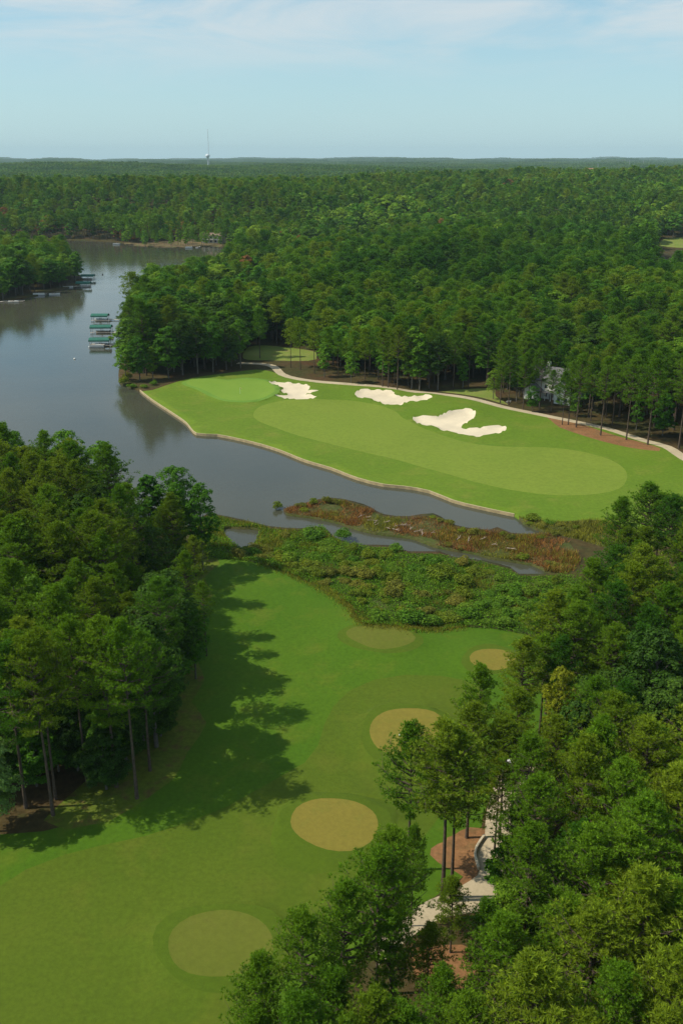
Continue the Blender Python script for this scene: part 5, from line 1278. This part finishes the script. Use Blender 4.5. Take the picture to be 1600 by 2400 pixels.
window(t, 5.5, -2.5, 6.1, .8, .9); window(t, -6.5, -2.5, .9, 1.6)
MB().box(-1.0, 0.0, 1.4, 1.5, 0, 2.1).build('door', 'dark_door', t)
mb = MB(); mb.box(-4, 2.4, -.9, 1.45, 2.7, 2.85); mb.build('porch_roof', 'roof_grey', t)
for wx in (-3.8, -1.7, .4, 2.2): MB().box(wx - .1, wx + .1, -.8, -.6, 0, 2.7).build('column', 'white_paint', t)
MB().box(-4.6, -3.6, 6, 7.2, 6, 12.2).build('chimney', 'white_paint', t)
def cottage(x, y, rz, label, wall, roof, w=12, d=9, ze=4.2, chim=True):
    z = h1(x, y); t = thing('house', label, 'house', (x, y, z), rz)
    gable(t, 0, 0, w, d, -.5, ze, .85, wall, roof, 'x'); gable(t, w * .2, -d * .45, w * .4, d * .5, -.5, ze - .2, .9, wall, roof, 'y')
    for wx in (-w * .35, -w * .12): window(t, wx, -d / 2, 1.0, 1.1, 1.5)
    window(t, w * .2, -d * .7, 1.0, 1.6, 1.6)
    if chim: MB().box(-w * .42, -w * .42 + 1.1, -.5, .6, ze, ze + d * .5 * .85 + 1.6).build('chimney', 'brick', t)
    return t
cottage(*h_roof1, R(-15), 'house with a brown shingle roof among trees above the three docks', 'tan_stucco', 'roof_brown', 13, 11, 6.2)
cottage(*h_roof2, R(20), 'smaller house with a brown gabled roof right of the cove trees', 'cream_siding', 'roof_brown', 10, 9, 6.5)
cottage(*h_grey, R(5), 'house with a grey roof almost buried in the middle of the far wood', 'tan_stucco', 'roof_grey', 10, 8, 8)
x, y = h_far; z = h1(x, y)
t = thing('house', 'cream lakeside house with a pillared front on the far shore', 'house', (x, y, z), R(0))
gable(t, 0, 4, 24, 9, -.5, 7.2, .45, 'cream_siding', 'roof_brown', 'x')
for k in range(5): MB().box(-9 + k * 4.5 - .25, -9 + k * 4.5 + .25, -2.2, -1.7, 0, 7).build('column', 'white_paint', t)
MB().box(-11, 11, -2.4, -.55, 3.3, 3.5).build('balcony', 'white_paint', t)
for k in range(4):
    window(t, -6.8 + k * 4.5, -.5, .8, 2.0, 2.0); window(t, -6.8 + k * 4.5, -.5, 4.2, 2.0, 2.0)
def far_at(dx, dy, dist):     # a point seen at that pixel at the ground distance given
    u, v = (dx / .98 - 800) / F, (1200 - dy / .98) / F
    diry, dirz = math.cos(PITCH) + v * math.sin(PITCH), -math.sin(PITCH) + v * math.cos(PITCH); k = dist / diry
    return u * k, dist, H + dirz * k
x, y, z = far_at(1354, 389, 2600); g = float(hgt([x], [y], False)[0])
t = thing('building', 'long building with a reddish roof on the far ridge', 'building', (x, y, g), 0)
gable(t, 0, 0, 22, 14, -1, max(z - g, 20), .35, 'tan_stucco', 'roof_red', 'x')
# water tower and masts
x, y, z = far_at(477, 358, 3700); g = float(hgt([x], [y], False)[0])
t = thing('water_tower', 'white water tower with a round tank rising above the far ridge', 'water tower', (x, y, g))
hh = z - g; r = 8.0
mb = MB(); mb.lathe([(1.8, -hh - 0 + hh)] and [(2.6, -1), (1.9, 6), (1.9, hh - r), (3.5, hh - r * .82), (r * .8, hh - r * .5), (r, hh), (r * .8, hh + r * .5), (r * .4, hh + r * .78), (.1, hh + r * .85)], 24); mb.build('tank', 'tank_white', t, smooth_=True)
x, y, z = far_at(477, 296, 3900); g = float(hgt([x], [y], False)[0])
def mast(x, y, g, hh, label, w=1.6):
    t = thing('radio_mast', label, 'radio mast', (x, y, g)); mb = MB()
    for k in range(3): a = k * 2.094; mb.tube([(w * math.cos(a), w * math.sin(a), -1), (w * .35 * math.cos(a), w * .35 * math.sin(a), hh)], .22, 4)
    mb.build('lattice_leg', 'mast_grey', t); mb = MB(); n_ = 24
    for i in range(n_):
        z0_, z1_ = hh * i / n_, hh * (i + 1) / n_; w0, w1 = w * (1 - .65 * i / n_), w * (1 - .65 * (i + 1) / n_)
        for k in range(3):
            a, b_ = k * 2.094, (k + 1) * 2.094; mb.tube([(w0 * math.cos(a), w0 * math.sin(a), z0_), (w1 * math.cos(b_), w1 * math.sin(b_), z1_)], .12, 3)
    mb.build('bracing', 'mast_grey', t)
mast(x, y, g, z - g, 'tall thin radio mast rising above the water tower')
for (dx, dy, dist, lb) in ((1372, 381, 4200, 'short radio mast beside the red roofed building on the horizon'), (1507 * .98, 368, 6000, 'thin pale radio mast on the right part of the horizon'), (1444, 376, 5200, 'faint radio mast between two others on the right horizon')):
    x, y, z = far_at(dx, dy, dist); g = float(hgt([x], [y], False)[0]); mast(x, y, g, max(z - g, 45), lb, 2.0)

# ------------------------------------------------------------------ haze
hzm = bpy.data.materials.new('haze_air'); hzm.use_nodes = True; nt = hzm.node_tree
for n_ in list(nt.nodes): nt.nodes.remove(n_)
o_ = nt.nodes.new('ShaderNodeOutputMaterial'); pv = nt.nodes.new('ShaderNodeVolumePrincipled')
pv.inputs['Color'].default_value = (.66, .90, 1.0, 1); pv.inputs['Density'].default_value = 4.2e-5; pv.inputs['Anisotropy'].default_value = 0.0
nt.links.new(pv.outputs[0], o_.inputs['Volume'])
mb = MB(); mb.box(-14000, 14000, -400, 20500, -2.0, 260); hz = mb.build('haze', hzm); tag(hz, kind='stuff')
